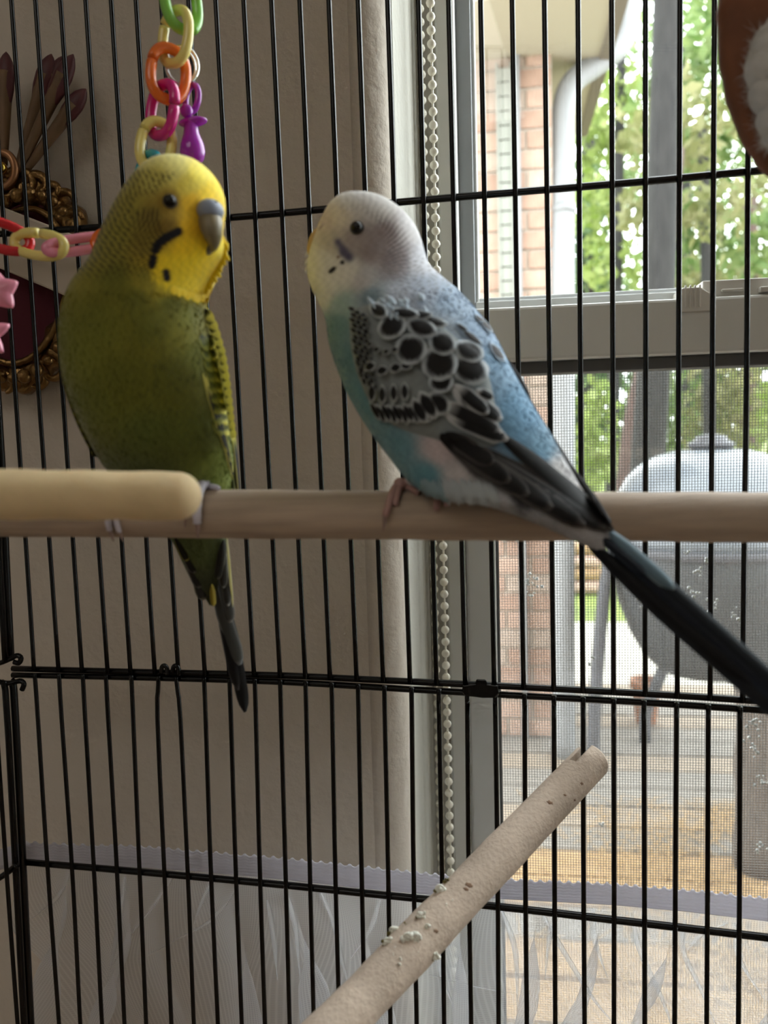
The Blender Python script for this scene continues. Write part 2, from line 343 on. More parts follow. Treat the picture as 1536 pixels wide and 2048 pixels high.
# plastic clip joining the panels
c = panel(962, 1377, -.001); A = np.array([PU, PN, [0, 0, 1]])
m = MB(); pl = []
for (x, y) in ((925, 1371), (950, 1367), (953, 1358), (972, 1359), (975, 1368), (996, 1371), (999, 1388), (990, 1396), (965, 1396), (950, 1394), (930, 1392), (924, 1384)): pl.append((x, y))
k = len(pl); V = [panel(x, y, -.0045) for x, y in pl] + [panel(x, y, .0045) for x, y in pl]
m.add(V, [tuple(range(k)), tuple(range(2 * k - 1, k - 1, -1))] + [(i, k + i, k + (i + 1) % k, (i + 1) % k) for i in range(k)])
make('panel_clip', m, M_wire, cage, smooth=False, bevel=.0006)

# ------------------------------------------------------------------ seed-catcher skirt outside the back panel
sk = thing('seed_skirt', panel(768, 2200, .012), 'sheer white net skirt with lavender elastic band behind the lower cage wires', 'seed skirt')
bt = [(46, 1684), (150, 1690), (273, 1692), (400, 1703), (560, 1716), (720, 1733), (900, 1752), (1060, 1762), (1224, 1768), (1380, 1781), (1536, 1797), (1700, 1812)]
bb = [(46, 1722), (150, 1727), (273, 1734), (400, 1743), (560, 1758), (720, 1776), (900, 1793), (1060, 1801), (1224, 1810), (1380, 1824), (1536, 1843), (1700, 1860)]
def skirt_pt(px, py, off): return panel(px, py, off)
m = MB(); nx, nr = 900, 22; V = []
xs = np.linspace(46, 1690, nx)
for i, x in enumerate(xs):
    yt = interp(bt, x) + 1.3 * math.sin(x * .33) ; yb = interp(bb, x)
    for j in range(nr):
        f = j / (nr - 1); rib = .00022 * math.sin(f * 2 * math.pi * 7) + (.0004 * math.sin(x * .33) if j == 0 else 0)
        V.append(skirt_pt(x, yt + (yb - yt) * f, .009 + .0008 * math.sin(x * .011) - rib))
m.add(V, [(i * nr + j, (i + 1) * nr + j, (i + 1) * nr + j + 1, i * nr + j + 1) for i in range(nx - 1) for j in range(nr - 1)])
o = make('elastic_band', m, M_band, sk); md = o.modifiers.new('s', 'SOLIDIFY'); md.thickness = .0008
m = MB(); n2 = 5   # band on the side panel, round the corner
V = []
for i in range(12):
    x = -60 + i * 9.2; yt = 1684 + (46 - x) * .32; yb = yt + 40
    for j in range(n2): V.append(panel(x, yt + (yb - yt) * j / (n2 - 1), .004 - .00045 * (46 - x) * .3))
m.add(V, [(i * n2 + j, (i + 1) * n2 + j, (i + 1) * n2 + j + 1, i * n2 + j + 1) for i in range(11) for j in range(n2 - 1)])
o = make('elastic_band', m, M_band, sk); md = o.modifiers.new('s', 'SOLIDIFY'); md.thickness = .0008
# net
m = MB(); nx, ny = 700, 60; V = []; UV = []
u_l, u_r = float(panel(46, 1800) @ PU), float(panel(1690, 1800) @ PU)
zt = lambda x: None
def fold(u, v):
    """(sideways, outward) shift of the gathered net; folds fan out and cross below the band"""
    g = min(1, v * 2.2); k1 = 2 * math.pi / .037; k2 = 2 * math.pi / .029
    p1 = k1 * u + 6 * v * math.sin(u * 19 + .6) + 3 * v + 1.2 * math.sin(u * 47); p2 = k2 * u - 5 * v * math.sin(u * 27 + 2.0) + 1.7
    return g * (.0125 * math.sin(p1) + .0036 * math.sin(p2)), g * (.0045 * math.cos(p1) + .002 * math.cos(p2) + .004) + .006 * v
for i in range(nx):
    u = u_l + (u_r - u_l) * i / (nx - 1); px, py, _ = proj(PU * u + PN * PC + np.array([0, 0, CAM_Z - .17]))
    top = panel(px, interp(bb, float(np.clip(px, 46, 1700))) - 6, .010)
    for j in range(ny):
        v = j / (ny - 1); du, dn = fold(u, v)
        V.append(top + PU * du + PN * dn + np.array([0, 0, -v * .13])); UV.append((u, v * .13))
m.add(V, [(i * ny + j, (i + 1) * ny + j, (i + 1) * ny + j + 1, i * ny + j + 1) for i in range(nx - 1) for j in range(ny - 1)])
def uvs(o, UV):
    l = o.data.uv_layers.new(name='UVMap'); idx = np.empty(len(o.data.loops), np.int32); o.data.loops.foreach_get('vertex_index', idx)
    l.data.foreach_set('uv', np.array(UV, np.float32)[idx].ravel())
o = make('net', m, M_net, sk); uvs(o, UV)
M_pleat = net_mat('net_pleat', (.95, .96, .99), .30, .42, .0010, .0010)
PLEATS = [((1075, 1812), (1120, 1890), (1185, 1995), (1240, 2060)), ((1185, 1816), (1190, 1880), (1215, 1955)), ((1262, 1826), (1280, 1900), (1325, 2000), (1350, 2070)), ((1370, 1840), (1366, 1900), (1400, 1975), (1440, 2070)), ((1470, 1850), (1480, 1920), (1530, 2000)),
    ((1455, 1846), (1405, 1868), (1375, 1900)), ((250, 1752), (240, 1830), (228, 1900), (212, 1970)), ((345, 1756), (300, 1820), (262, 1868), (225, 1930)), ((422, 1762), (405, 1800), (388, 1850)), ((478, 1768), (425, 1838), (360, 1876), (295, 1912)), ((640, 1782), (668, 1850), (684, 1920), (705, 2000)), ((568, 1774), (590, 1850), (600, 1960)),
    ((760, 1800), (740, 1860), (700, 1920)), ((905, 1850), (880, 1930), (910, 2020)), ((860, 1950), (960, 1975), (1040, 1990)), ((1000, 1815), (1030, 1900), (1035, 2020)), ((140, 1740), (110, 1800), (60, 1840)), ((535, 1800), (548, 1880), (555, 1960)), ((1120, 1820), (1100, 1870), (1090, 1960))]
for pl in PLEATS:     # sharp pleats: the net doubled back on itself
    c = cat_rom(np.array(pl, float), 26); V = []; UVp = []
    for q, (x, y) in enumerate(c):
        t = q / 25; wd = (3.2 + 3.4 * math.sin(math.pi * min(1, t * 1.15))) * (1 - .75 * t ** 3)
        for s_, dz in ((-1, .0135), (.2, .0105), (1, .0090), (.1, .0120)):
            p = panel(x + s_ * wd, y, dz + .004 * t); V.append(p); UVp.append((float(p @ PU), float(p[2])))
    m = MB(); m.add(V, [(q * 4 + k, q * 4 + 4 + k, q * 4 + 4 + (k + 1) % 4, q * 4 + (k + 1) % 4) for q in range(25) for k in range(4)]); o = make('pleat', m, M_pleat, sk); uvs(o, UVp)

# ------------------------------------------------------------------ perches
DPL, DPR = .252, .240
pa, pb_ = P(-700, 1022, .262), P(2150, 1038, .232)
PR = .00735
def along(n, r, amp=0): return np.array([r + amp * (math.sin(i * 1.7) + math.sin(i * .6 + 1)) for i in range(n)])
# the perch axis passes through the middle of the picture's dowel
ax_l, ax_r = P(300, 1027, .2505), P(1500, 1035, .2415); ad = (ax_r - ax_l); L0 = np.linalg.norm(ad); ad /= L0
def perch_at(px):
    t = (px - 300) / 1200; return ax_l + (ax_r - ax_l) * t
n = 60; pts = np.array([perch_at(-500 + 2700 * i / (n - 1)) for i in range(n)])
m = MB(); m.add(*tube(pts, along(n, PR, .00008), 32))
o = make('perch', m, M_wood, loc=perch_at(768)); o.data.name = 'perch'
tag(o, 'straight pale wooden dowel perch both birds sit on', 'perch')
# the grain follows the dowel
# cream rod in front
rp0, rp1 = P(-420, 985, .199), P(355, 992, .207); n = 40
pts = [rp0 + (rp1 - rp0) * i / (n - 1) for i in range(n)]; rr = [.00655 - .0005 * (i / n) + .00012 * math.sin(i * .9) for i in range(n)]
dv = (rp1 - rp0) / np.linalg.norm(rp1 - rp0)
for i in range(1, 11):
    a = i / 10 * math.pi / 2; pts.append(rp1 + dv * .0060 * math.sin(a)); rr.append(max(.00605 * math.cos(a), .0002))
m = MB(); m.add(*tube(pts, rr, 32)); o = make('cream_rod', m, M_cream)
tag(o, 'thick cream rod with blunt rounded end in front of the green bird', 'perch rod')

NDX = .0045
# diagonal perch with a notched end clipped over a cage wire
e1, e0 = P(1186, 1518, (panel(1186, 1518) - EYE) @ FWD + NDX), P(560, 2172, .247)
dd = (e1 - e0); Ld = np.linalg.norm(dd); dd /= Ld; RD = .0079
dp = thing('notched_perch', e0, 'rough pale wooden perch with notched end sloping up to the back wires', 'perch')
M_rough = mat('rough_wood', (.62, .50, .40), .85, mottle=.3, mscale=55, bump=.5, bscale=600, bdist=.0009)
n = 60; sl = Ld - .0135
wq = panel(1166, 1490, -.0012) - e0; fd = np.array([0, 0, 1.0]) - dd * dd[2]; fd /= np.linalg.norm(fd); sd = np.cross(dd, fd)
if sd @ RIGHT < 0: sd = -sd
xs_ = float(np.clip(wq @ sd / RD, -.55, .2))          # the slot straddles the wire
m = MB(); Vt, Ft = tube([e0 + dd * sl * i / (n - 1) for i in range(n)], [RD + .0003 * math.sin(i * .35) * (1 - i / n) + .00012 * math.sin(i * 1.3) * (1 - i / n) for i in range(n)], 40, cap=False); m.add(Vt, Ft); m.add(Vt[-40:], [tuple(range(40))]); m.add(Vt[:40], [tuple(range(40))[::-1]])
def dshape(x0, x1):
    a0, a1 = math.acos(max(-1, min(1, x0))), math.acos(max(-1, min(1, x1)))
    t = np.linspace(a1, a0, 18); return [(math.cos(q), math.sin(q)) for q in t] + [(math.cos(q), -math.sin(q)) for q in t[::-1]]
for x0, x1, l1 in ((-.9999, xs_ - .2, Ld - .0025), (xs_ + .2, .9999, Ld)):
    q = dshape(x0, x1); k = len(q); ring = lambda l, s=1: [e0 + dd * l + sd * x * RD * s + fd * y * RD * s for x, y in q]
    for g0, g1 in ((ring(sl - .0005), ring(l1 - .0008)), (ring(l1 - .0008), ring(l1, .93))): m.add(g0 + g1, [(i, k + i, k + (i + 1) % k, (i + 1) % k) for i in range(k)])
    m.add(ring(l1, .93), [tuple(range(k))[::-1]])
make('dowel', m, M_rough, dp)
bv_d = BVHTree.FromPolygons([tuple(v) for v in m.v], m.f)
def hit(bv, px, py):
    r = ray(px, py); h = bv.ray_cast(Vector(EYE), Vector(r)); return (None, None) if h[0] is None else (np.array(h[0]), np.array(h[1]))
M_wd, M_od, M_kn = mat('dropping_white', (.90, .90, .82), .7), mat('dropping_olive', (.16, .13, .03), .7), mat('knot_brown', (.22, .13, .08), .8)
c7 = lambda x, y: (720 + x / 6.4, 1760 + y / 6.4)
for x, y, r, dk in ((1030, 140, 62, 1), (785, 470, 48, 0), (855, 600, 34, 0), (590, 565, 24, 2), (430, 660, 46, 1), (360, 800, 48, 0), (180, 910, 46, 0), (610, 750, 62, 1), (725, 745, 58, 0), (958, 970, 44, 1), (1110, 25, 34, 2), (415, 950, 16, 0), (525, 1010, 24, 0), (1180, 260, 14, 0), (1105, 320, 15, 0), (495, 1090, 26, 0), (750, 915, 12, 0), (450, 855, 12, 0)):
    px, py = c7(x, y); h, nn = hit(bv_d, px, py)
    if h is None: h, nn = hit(bv_d, px - 14, py - 8)
    if h is None: continue
    rr_ = 1.5 * r / 6.4 / F_PX * (h @ FWD - EYE @ FWD); m = MB()
    k = 7 if r > 30 else 3
    for q in range(k):
        off = (RIGHT * random.uniform(-1, 1) + UP * random.uniform(-1, 1)) * rr_ * .62
        m.add(*ball(h + off + nn * rr_ * .18, np.array([rr_ * random.uniform(.25, .5)] * 2 + [rr_ * .35]), nu=8, nv=5, jit=.25))
    if dk != 2 and r > 30:
        t = np.linspace(0, 5.2, 16); m.add(*tube([h + nn * rr_ * .35 + (RIGHT * math.cos(a) + UP * math.sin(a)) * rr_ * .5 for a in t], rr_ * .17, 6))
    o = make('dropping', m, M_od if dk == 2 else M_wd, dp)
    if dk == 1 or r > 40:
        m = MB()
        for q in range(4): m.add(*ball(h + (-RIGHT * random.uniform(.3, .9) + UP * random.uniform(-.8, .3)) * rr_ + nn * rr_ * .1, rr_ * random.uniform(.2, .36), nu=8, nv=5, jit=.2))
        make('dropping_core', m, M_od, o)
for px, py, r in ((1100, 1605, 7), (1130, 1590, 4), (1164, 1567, 5), (938, 1770, 8), (932, 1778, 6), (872, 1862, 6), (1150, 1600, 4)):
    h, nn = hit(bv_d, px, py)
    if h is None: continue
    r_ = r / F_PX * (h @ FWD - EYE @ FWD); m = MB()
    a1_ = np.cross(nn, [.3, .2, .9]); a1_ /= np.linalg.norm(a1_); a2_ = np.cross(nn, a1_)
    m.add(*ball(h, np.array([r_, r_ * .6, r_ * .12]), axes=[a1_, a2_, nn], nu=10, nv=5, jit=.3)); make('knot', m, M_kn, dp)

# ------------------------------------------------------------------ birds
def lin(c): c = np.asarray(c, float) / 255; return np.where(c <= .04045, c / 12.92, ((c + .055) / 1.055) ** 2.4)
def sstep(a, b, x): t = np.clip((x - a) / (b - a), 0, 1); return t * t * (3 - 2 * t)
M_plum = mat('plumage', (.5, .5, .5), .85, vcol=True, bump=.35, bscale=750, bdist=.0005, spec=.2, sheen=.25)
M_feath = mat('feather_vane', (.5, .5, .5), .7, vcol=True, bump=.2, bscale=900, bdist=.0003, spec=.3, trans=.12)
M_eye = mat('bird_eye', (.003, .003, .003), .2, spec=.35); M_ering = mat('eye_skin', (.05, .043, .04), .7)
def loft(rows, nphi, ns, e=2.15):
    rows = cat_rom(np.array(rows, float), ns); th = np.linspace(0, 2 * math.pi, nphi, endpoint=False)
    cx = np.sign(np.cos(th)) * abs(np.cos(th)) ** (2 / e); sy = np.sign(np.sin(th)) * abs(np.sin(th)) ** (2 / e)
    V = []
    for lx, ly, rx, ry, d, hd in rows:
        a, b = P(lx, ly, d), P(rx, ry, d); c = (a + b) / 2; h = (b - a) / 2
        V.append(c + cx[:, None] * h - FWD * hd * sy[:, None])
    V = np.concatenate(V); F = []
    for i in range(ns - 1):
        b0 = i * nphi
        for k in range(nphi):
            l = (k + 1) % nphi; F.append((b0 + k, b0 + nphi + k, b0 + nphi + l, b0 + l))
    F.append(tuple(range(nphi))); F.append(tuple((ns - 1) * nphi + k for k in range(nphi))[::-1]); return V, F
def idw(px, py, pts, p=3.2):
    Q = np.array([(a, b) for a, b, _ in pts], float); C = np.array([lin(c) for _, _, c in pts]); out = np.empty((len(px), 3))
    for s in range(0, len(px), 8000):
        d = (px[s:s + 8000, None] - Q[:, 0]) ** 2 + (py[s:s + 8000, None] - Q[:, 1]) ** 2
        w_ = 1 / (d + 60) ** (p / 2 + .4); out[s:s + 8000] = (w_ @ C) / w_.sum(1)[:, None]
    return out
def blend(C, c, w_): return C * (1 - w_[:, None]) + lin(c) * w_[:, None]
def capsule(px, py, pts, r, soft=3):
    d = np.full(len(px), 1e9)
    for (ax, ay), (bx, by) in zip(pts[:-1], pts[1:]):
        vx, vy = bx - ax, by - ay; t = np.clip(((px - ax) * vx + (py - ay) * vy) / (vx * vx + vy * vy + 1e-9), 0, 1)
        d = np.minimum(d, np.hypot(px - ax - t * vx, py - ay - t * vy))
    return 1 - sstep(r - soft, r + soft, d)
def strands(V, F, C, n, flow, ln=.0018, wd=.00012, lift=.00014):
    """fine barbs lying along the plumage"""
    F4 = np.array([f for f in F if len(f) == 4]); idx = RNG.integers(0, len(F4), n); q = F4[idx]; c = V[q].mean(1)
    nn = np.cross(V[q[:, 1]] - V[q[:, 0]], V[q[:, 3]] - V[q[:, 0]]); nl = np.linalg.norm(nn, axis=1); ok = nl > 1e-12; q, c, nn, nl = q[ok], c[ok], nn[ok], nl[ok]; nn /= nl[:, None]
    keep = proj(c)[1] > 575; q, c, nn = q[keep], c[keep], nn[keep]
    if ((c - V.mean(0)) * nn).sum() < 0: nn = -nn
    f = flow(c); f += RNG.normal(size=f.shape) * .25; f -= nn * (f * nn).sum(1)[:, None]; f /= np.linalg.norm(f, axis=1)[:, None] + 1e-9
    s = np.cross(nn, f); k = len(c); L_ = ln * RNG.uniform(.6, 1.3, (k, 1)); W_ = wd * RNG.uniform(.7, 1.4, (k, 1))
    r = c - nn * .0001; tip = c + f * L_ + nn * lift * RNG.uniform(.2, 1.2, (k, 1)); mid = c + f * L_ * .5 + nn * lift * .8
    Vs = np.stack([r - s * W_, r + s * W_, mid + s * W_ * .8, tip, mid - s * W_ * .8], 1).reshape(-1, 3)
    col = C[q[:, 0]] * RNG.uniform(.88, 1.12, (k, 1)); m = MB(); m.v = Vs.tolist(); m.c = np.repeat(col, 5, 0).tolist()
    m.f = [(5 * i, 5 * i + 1, 5 * i + 2, 5 * i + 3, 5 * i + 4) for i in range(k)]; return m
def feather(base, tip, wpx, colf, surf, lift=(0, .0006), camber=.0006, blunt=.5, nt=10, nsd=7, curve=0):
    """one vane; surf(px,py) -> world point, normal"""
    b, t_ = np.array(base, float), np.array(tip, float); d = t_ - b; L_ = np.hypot(*d); n_ = np.array([-d[1], d[0]]) / L_; V = []; C = []
    for i in range(nt):
        t = i / (nt - 1); tt = t * .985 + .008
        w_ = wpx * (min(1, (tt / .35)) ** .5 if tt < .35 else 1) * (1 - max(0, (tt - (1 - blunt)) / blunt) ** 2.2) ** .5
        for j in range(nsd):
            s = -1 + 2 * j / (nsd - 1); q = b + d * tt + n_ * (s * w_ + curve * L_ * math.sin(math.pi * tt))
            p, nn = surf(q[0], q[1]); V.append(p + nn * (lift[0] + (lift[1] - lift[0]) * t + camber * (1 - s * s))); C.append(colf(t, s))
    F = [(i * nsd + j, i * nsd + j + 1, (i + 1) * nsd + j + 1, (i + 1) * nsd + j) for i in range(nt - 1) for j in range(nsd - 1)]
    m = MB(); m.add(V, F, C); return m
def surf_of(*bvs, fallback=.25):
    last = [fallback]
    def f(px, py):
        best = None
        for bv in bvs:
            p, n_ = hit(bv, px, py)
            if p is not None:
                d = (p - EYE) @ FWD
                if best is None or d < best[0]: best = (d, p, n_ if n_ @ FWD < 0 else -n_)
        if best is None: return P(px, py, last[0]), -FWD
        last[0] = best[0]; return best[1], best[2] * .5 - FWD * .5
    return f
def flat(d0, d1, a, b):   # depth runs from d0 at pixel a to d1 at pixel b
    a, b = np.array(a, float), np.array(b, float); v = b - a
    def f(px, py):
        t = ((px - a[0]) * v[0] + (py - a[1]) * v[1]) / (v @ v); return P(px, py, d0 + (d1 - d0) * t), -FWD
    return f
def edged(core, rim, e=.25, te=.8, base=None, rnd=False):
    core, rim = lin(core), lin(rim); base = rim if base is None else lin(base)
    def f(t, s):
        if rnd:
            r = math.hypot((t - .53) / .47, s / 1.0); k = float(sstep(1 - e * 1.7, 1 - e * .3, np.array(r))); return core * (1 - k) + rim * k
        k = float(sstep(1 - e * 1.6, 1 - e * .4, np.array(abs(s)))); k2 = float(sstep(te, min(1, te + .14), np.array(t))); k = max(k, k2); k3 = 1 - float(sstep(.12, .35, np.array(t)))
        return (core * (1 - k) + rim * k) * (1 - k3) + base * k3
    return f
def perch_pt(px, ang, off):
    a = math.radians(ang); return perch_at(px) + (UP * math.cos(a) - FWD * math.sin(a)) * (PR + off)
def toe(px0, px1, a0, a1, r, n=18):
    pts = [perch_pt(px0 + (px1 - px0) * t, a0 + (a1 - a0) * t, r * 1.05) for t in np.linspace(0, 1, n)]
    return tube(pts, [r * (1.12 - .3 * t) * (1 + .07 * math.sin(t * 38)) for t in np.linspace(0, 1, n)], 10)
def claw(px0, px1, a0, a1, r): 
    pts = [perch_pt(px0 + (px1 - px0) * t, a0 + (a1 - a0) * t, r * (.8 + 1.0 * t)) for t in np.linspace(0, 1, 8)]; return tube(pts, [r * .62 * (1 - .8 * t) for t in np.linspace(0, 1, 8)], 8)

# ---- green and yellow bird, chest to the camera
gb = thing('budgerigar', perch_at(330) + UP * PR, 'green budgerigar with yellow face perched left, chest turned to the camera', 'bird')
rows = [(352, 330, 362, 330, .246, .001), (330, 332, 386, 332, .246, .006), (310, 339, 406, 337, .2455, .0105), (292, 351, 423, 349, .245, .0138), (276, 368, 437, 365, .2445, .0160), (261, 388, 446, 385, .244, .0174),
        (247, 409, 448, 407, .244, .0182), (233, 433, 446, 431, .244, .0187), (219, 461, 443, 459, .244, .0190), (205, 490, 448, 489, .244, .0193), (195, 516, 446, 515, .2445, .0196), (184, 541, 434, 540, .245, .0200),
        (167, 563, 424, 560, .2455, .0206), (152, 585, 414, 582, .246, .0213), (143, 610, 409, 607, .2465, .0219), (133, 645, 412, 641, .247, .0224), (130, 692, 424, 690, .2475, .0227), (135, 742, 436, 740, .248, .0225), (147, 792, 446, 790, .249, .0220),
        (166, 842, 455, 840, .2505, .0212), (190, 892, 462, 890, .253, .0200), (214, 932, 466, 930, .2565, .0185), (239, 966, 466, 965, .2605, .0165), (274, 1002, 464, 1001, .2645, .0135), (313, 1041, 459, 1040, .2685, .0105), (345, 1080, 454, 1080, .2715, .0085),
        (365, 1120, 450, 1120, .2735, .0068), (385, 1160, 443, 1160, .275, .005), (404, 1186, 437, 1186, .2762, .0034), (416, 1202, 428, 1202, .277, .0012)]
V, F = loft(rows, 200, 420); px, py, dp_ = proj(V)
pts_g = [(350, 338, (226, 214, 120)), (400, 345, (246, 226, 90)), (440, 380, (248, 222, 62)), (310, 350, (205, 192, 95)), (425, 392, (244, 205, 40)), (385, 405, (228, 182, 32)), (375, 370, (214, 192, 74)), (340, 403, (145, 118, 45)), (300, 430, (134, 115, 46)), (335, 455, (122, 98, 34)),
         (260, 420, (154, 142, 56)), (230, 470, (148, 138, 52)), (205, 510, (142, 132, 48)), (290, 490, (142, 124, 45)), (385, 455, (222, 175, 24)), (372, 500, (240, 198, 28)), (400, 520, (252, 215, 30)), (440, 500, (254, 228, 50)), (430, 545, (252, 222, 40)), (405, 572, (246, 220, 58)), (345, 562, (200, 178, 42)), (322, 530, (212, 178, 34)),
         (290, 560, (138, 128, 40)), (230, 560, (106, 105, 34)), (200, 650, (108, 109, 36)), (300, 650, (99, 99, 30)), (385, 625, (120, 121, 43)), (150, 700, (111, 113, 37)), (250, 760, (97, 98, 30)), (350, 760, (94, 95, 30)), (420, 720, (115, 121, 49)), (180, 820, (98, 102, 34)), (300, 880, (86, 95, 37)), (400, 880, (94, 102, 41)),
         (440, 930, (132, 148, 66)), (300, 960, (77, 88, 39)), (400, 1090, (92, 104, 62)), (410, 1180, (74, 80, 56)), (345, 610, (104, 104, 34)), (270, 600, (104, 104, 34)), (250, 350, (170, 158, 70)), (430, 465, (236, 200, 40))]
C = idw(px, py, pts_g)
# throat mask edge
e_ = sstep(-8, 8, (px - 300) * .42 + 548 + 6 * np.sin(px * .35) - py) * sstep(360, 400, px) ; 
edge = np.interp(px, [300, 330, 360, 395, 420], [560, 572, 578, 594, 600]) + 5 * np.sin(px * .42) ; msk = sstep(296, 312, px) * (1 - sstep(edge - 7, edge + 7, py)) * sstep(500, 520, py)
C = C * (1 - .65 * msk[:, None]) + lin((246, 212, 34)) * .65 * msk[:, None]
# nape and cheek barring
ph = (px - 250) * .86 - (py - 430) * .5 + 5 * np.sin((px + py) * .03)
s1 = .5 + .5 * np.sin(2 * math.pi * ph / 10.5 + .9 * np.sin(py * .13 + px * .05) + .5 * np.sin((px * .5 + py * .85) * .42)); s1 = s1 * (.78 + .22 * np.sin((px * .5 + py * .85) * .36 + np.floor(ph / 10.5) * 2.4)); dn = np.hypot((px - 385), (py - 440) * .92)
w1 = sstep(112, 128, dn) * (1 - sstep(530, 575, py)) * sstep(330, 345, py + 0 * px) * (1 - sstep(330, 350, px)); w1b = sstep(66, 80, np.hypot(px - 375, py - 425)) * (1 - sstep(382, 398, py)) * (1 - sstep(338, 362, px)) * sstep(338, 352, py)
rc = np.hypot(px - 372, (py - 428) * .9); s2 = .5 + .5 * np.sin(2 * math.pi * rc / 9.4 + .4 * np.sin(py * .2)); w2 = sstep(46, 60, rc) * (1 - sstep(112, 130, dn)) * (1 - sstep(520, 550, py - (px - 300) * .2)) * sstep(408, 425, py) * (1 - sstep(366, 378, px)) * (1 - sstep(0, 10, (py - 470) + (px - 335) * .9 - 15))
for s_, w_, k in ((s1, np.clip(w1 + w1b, 0, 1), .92), (s2, w2, .85)):
    a = sstep(.36, .62, s_) * w_ * k; C = blend(C, (36, 29, 12), a)
for cp_, r in (([(311, 500), (317, 487), (333, 475), (357, 463)], 9), ([(307, 517), (304, 530)], 9), ([(332, 545), (334, 556)], 8)):
    C = blend(C, (14, 13, 20), capsule(px, py, cp_, r, 2.2))
C *= (1 + .10 * np.sin(px * .37 + 2 * np.sin(py * .11)) * np.sin(py * .23 + px * .05))[:, None]
m = MB(); m.add(V, F, C); make('body', m, M_plum, gb)
bvg = BVHTree.FromPolygons([tuple(v) for v in V], F)
flow = lambda c: np.tile(-UP + RIGHT * .12, (len(c), 1))
make('plumage', strands(V, F, C, 24000, flow), M_plum, gb, smooth=False, kind='stuff')
sg_ = surf_of(bvg, fallback=.25)
def eye(bird, bv, cx, cy, r, d):
    p, n_ = hit(bv, cx, cy); s = ((p - EYE) @ FWD) / F_PX; m = MB(); m.add(*ball(p - n_ * r * s * .35, r * s * 1.25, nu=18, nv=12)); 
    a = np.cross(n_, UP); a /= np.linalg.norm(a); b_ = np.cross(a, n_); m2 = MB(); t = np.linspace(0, 2 * math.pi, 28, endpoint=False)
    m2.add(*tube([p + (a * math.cos(q) + b_ * math.sin(q)) * r * s * 1.3 - n_ * .0002 for q in t], r * s * .24, 8, closed=True)); make('eyelid', m2, M_ering, bird); return make('eye', m, M_eye, bird)
eye(gb, bvg, 340, 403, 9.5, 0)
hc = P(345, 405, .244)
m = MB(); m.add(*ball(P(395, 402, .2585), .0019, nu=14, nv=9)); make('eye', m, M_eye, gb)
# beak and cere, pointing at the camera and right
sb = .228 / F_PX; bx = RIGHT * .45 - FWD * .89; bx /= np.linalg.norm(bx); bs = np.cross(bx, UP); bs /= np.linalg.norm(bs)
fp, fn = hit(bvg, 416, 425); fd_ = (fp - EYE) @ FWD
M_cere = mat('blue_grey_cere', (.24, .275, .35), .45); M_beak = mat('horn_beak', (.25, .21, .125), .4, mottle=.25, mscale=300)
m = MB()
q, _ = sg_(414, 424); q = P(420, 423, ((q - EYE) @ FWD) - .0010); m.add(*ball(q, np.array((28, 30, 24)) * sb, axes=CAMAX, nu=28, nv=18))
make('cere', m, M_cere, gb, label='blue grey cere above the beak')
for cx, cy in ((409, 404), (431, 404)):
    m = MB(); m.add(*ball(P(cx, cy, fd_ - .0036), np.array([4.5, 4, 2.6]) * sb, axes=CAMAX, nu=10, nv=6)); make('nostril', m, M_ering, gb)
pts = []; rr = []
for x, y, dz, r in ((420, 432, -.0002, 24), (421, 446, -.0018, 24.5), (424, 460, -.0024, 22), (427, 474, -.0018, 17.5), (428, 487, -.0006, 12), (426, 497, .0008, 7), (423, 504, .0020, 2.5)):
    pts.append(P(x, y, fd_ + dz)); rr.append(r * sb)
m = MB(); m.add(*tube(cat_rom(pts, 26), np.interp(np.linspace(0, 6, 26), range(7), rr), 22)); make('beak', m, M_beak, gb, label='grey brown hooked upper beak')
m = MB(); m.add(*ball(P(415, 497, fd_ + .0016), np.array([12, 12, 14]) * sb, axes=CAMAX)); make('lower_beak', m, M_beak, gb)
# throat tufts
for i in range(30):
    t = i / 29; x0 = 452 - 44 * t ** 1.5 + random.uniform(-6, 2) - 4; y0 = 485 + 104 * t + random.uniform(-4, 4); f = feather((x0 - 12, y0 - 20), (x0 + random.uniform(3, 11) + 9 * math.sin(math.pi * min(1, t * 1.3)), y0 + random.uniform(6, 16)), random.uniform(5, 8), edged((250, 220, 40), (254, 232, 90)), flat(.2450, .2447, (430, 480), (430, 600)), nt=6, nsd=5)
    make('throat_feather', f, M_feath, gb, smooth=True)
for i in range(5, 16):
    x0 = 318 + i * 6.2; f = feather((x0 - 2, 556 + i * 2.0), (x0 + random.uniform(-4, 4), 574 + i * 2.2 + random.uniform(0, 10)), 8, edged((240, 205, 36), (230, 205, 60)), sg_, nt=6, nsd=5, lift=(-.0003, .0003), camber=.0002); make('throat_feather', f, M_feath, gb)
# wings folded at both sides
def wing_rows(tab, d0, d1, hd): 
    n = len(tab); return [(l, y, r, y, d0 + (d1 - d0) * i / (n - 1), hd) for i, (y, l, r) in enumerate(tab)]
V, F = loft([(l, y, r, y2, d, h) for (l, y, r, y2, d, h) in wing_rows([(612, 398, 412), (625, 392, 419), (660, 396, 433), (710, 404, 447), (760, 414, 455), (800, 424, 460), (850, 440, 465), (885, 455, 470), (930, 464, 474), (975, 470, 477), (990, 473, 476)], .2535, .2665, .0065)], 40, 120)
px, py, _ = proj(V); C = np.tile(lin((96, 102, 34)), (len(px), 1)); e_ = np.interp(py, [612, 660, 710, 760, 800, 850, 885, 990], [412, 433, 447, 455, 460, 465, 470, 476])
C = blend(C, (236, 224, 90), sstep(26, 6, e_ - px) * (1 - sstep(865, 900, py))); C = blend(C, (40, 38, 20), sstep(860, 900, py) * sstep(6, 2, e_ - px + 6 * 0) * .6 + sstep(890, 910, py) * .5)
m = MB(); m.add(V, F, C); rw = make('wing', m, M_feath, gb, label='near wing edge with black and yellow bars')
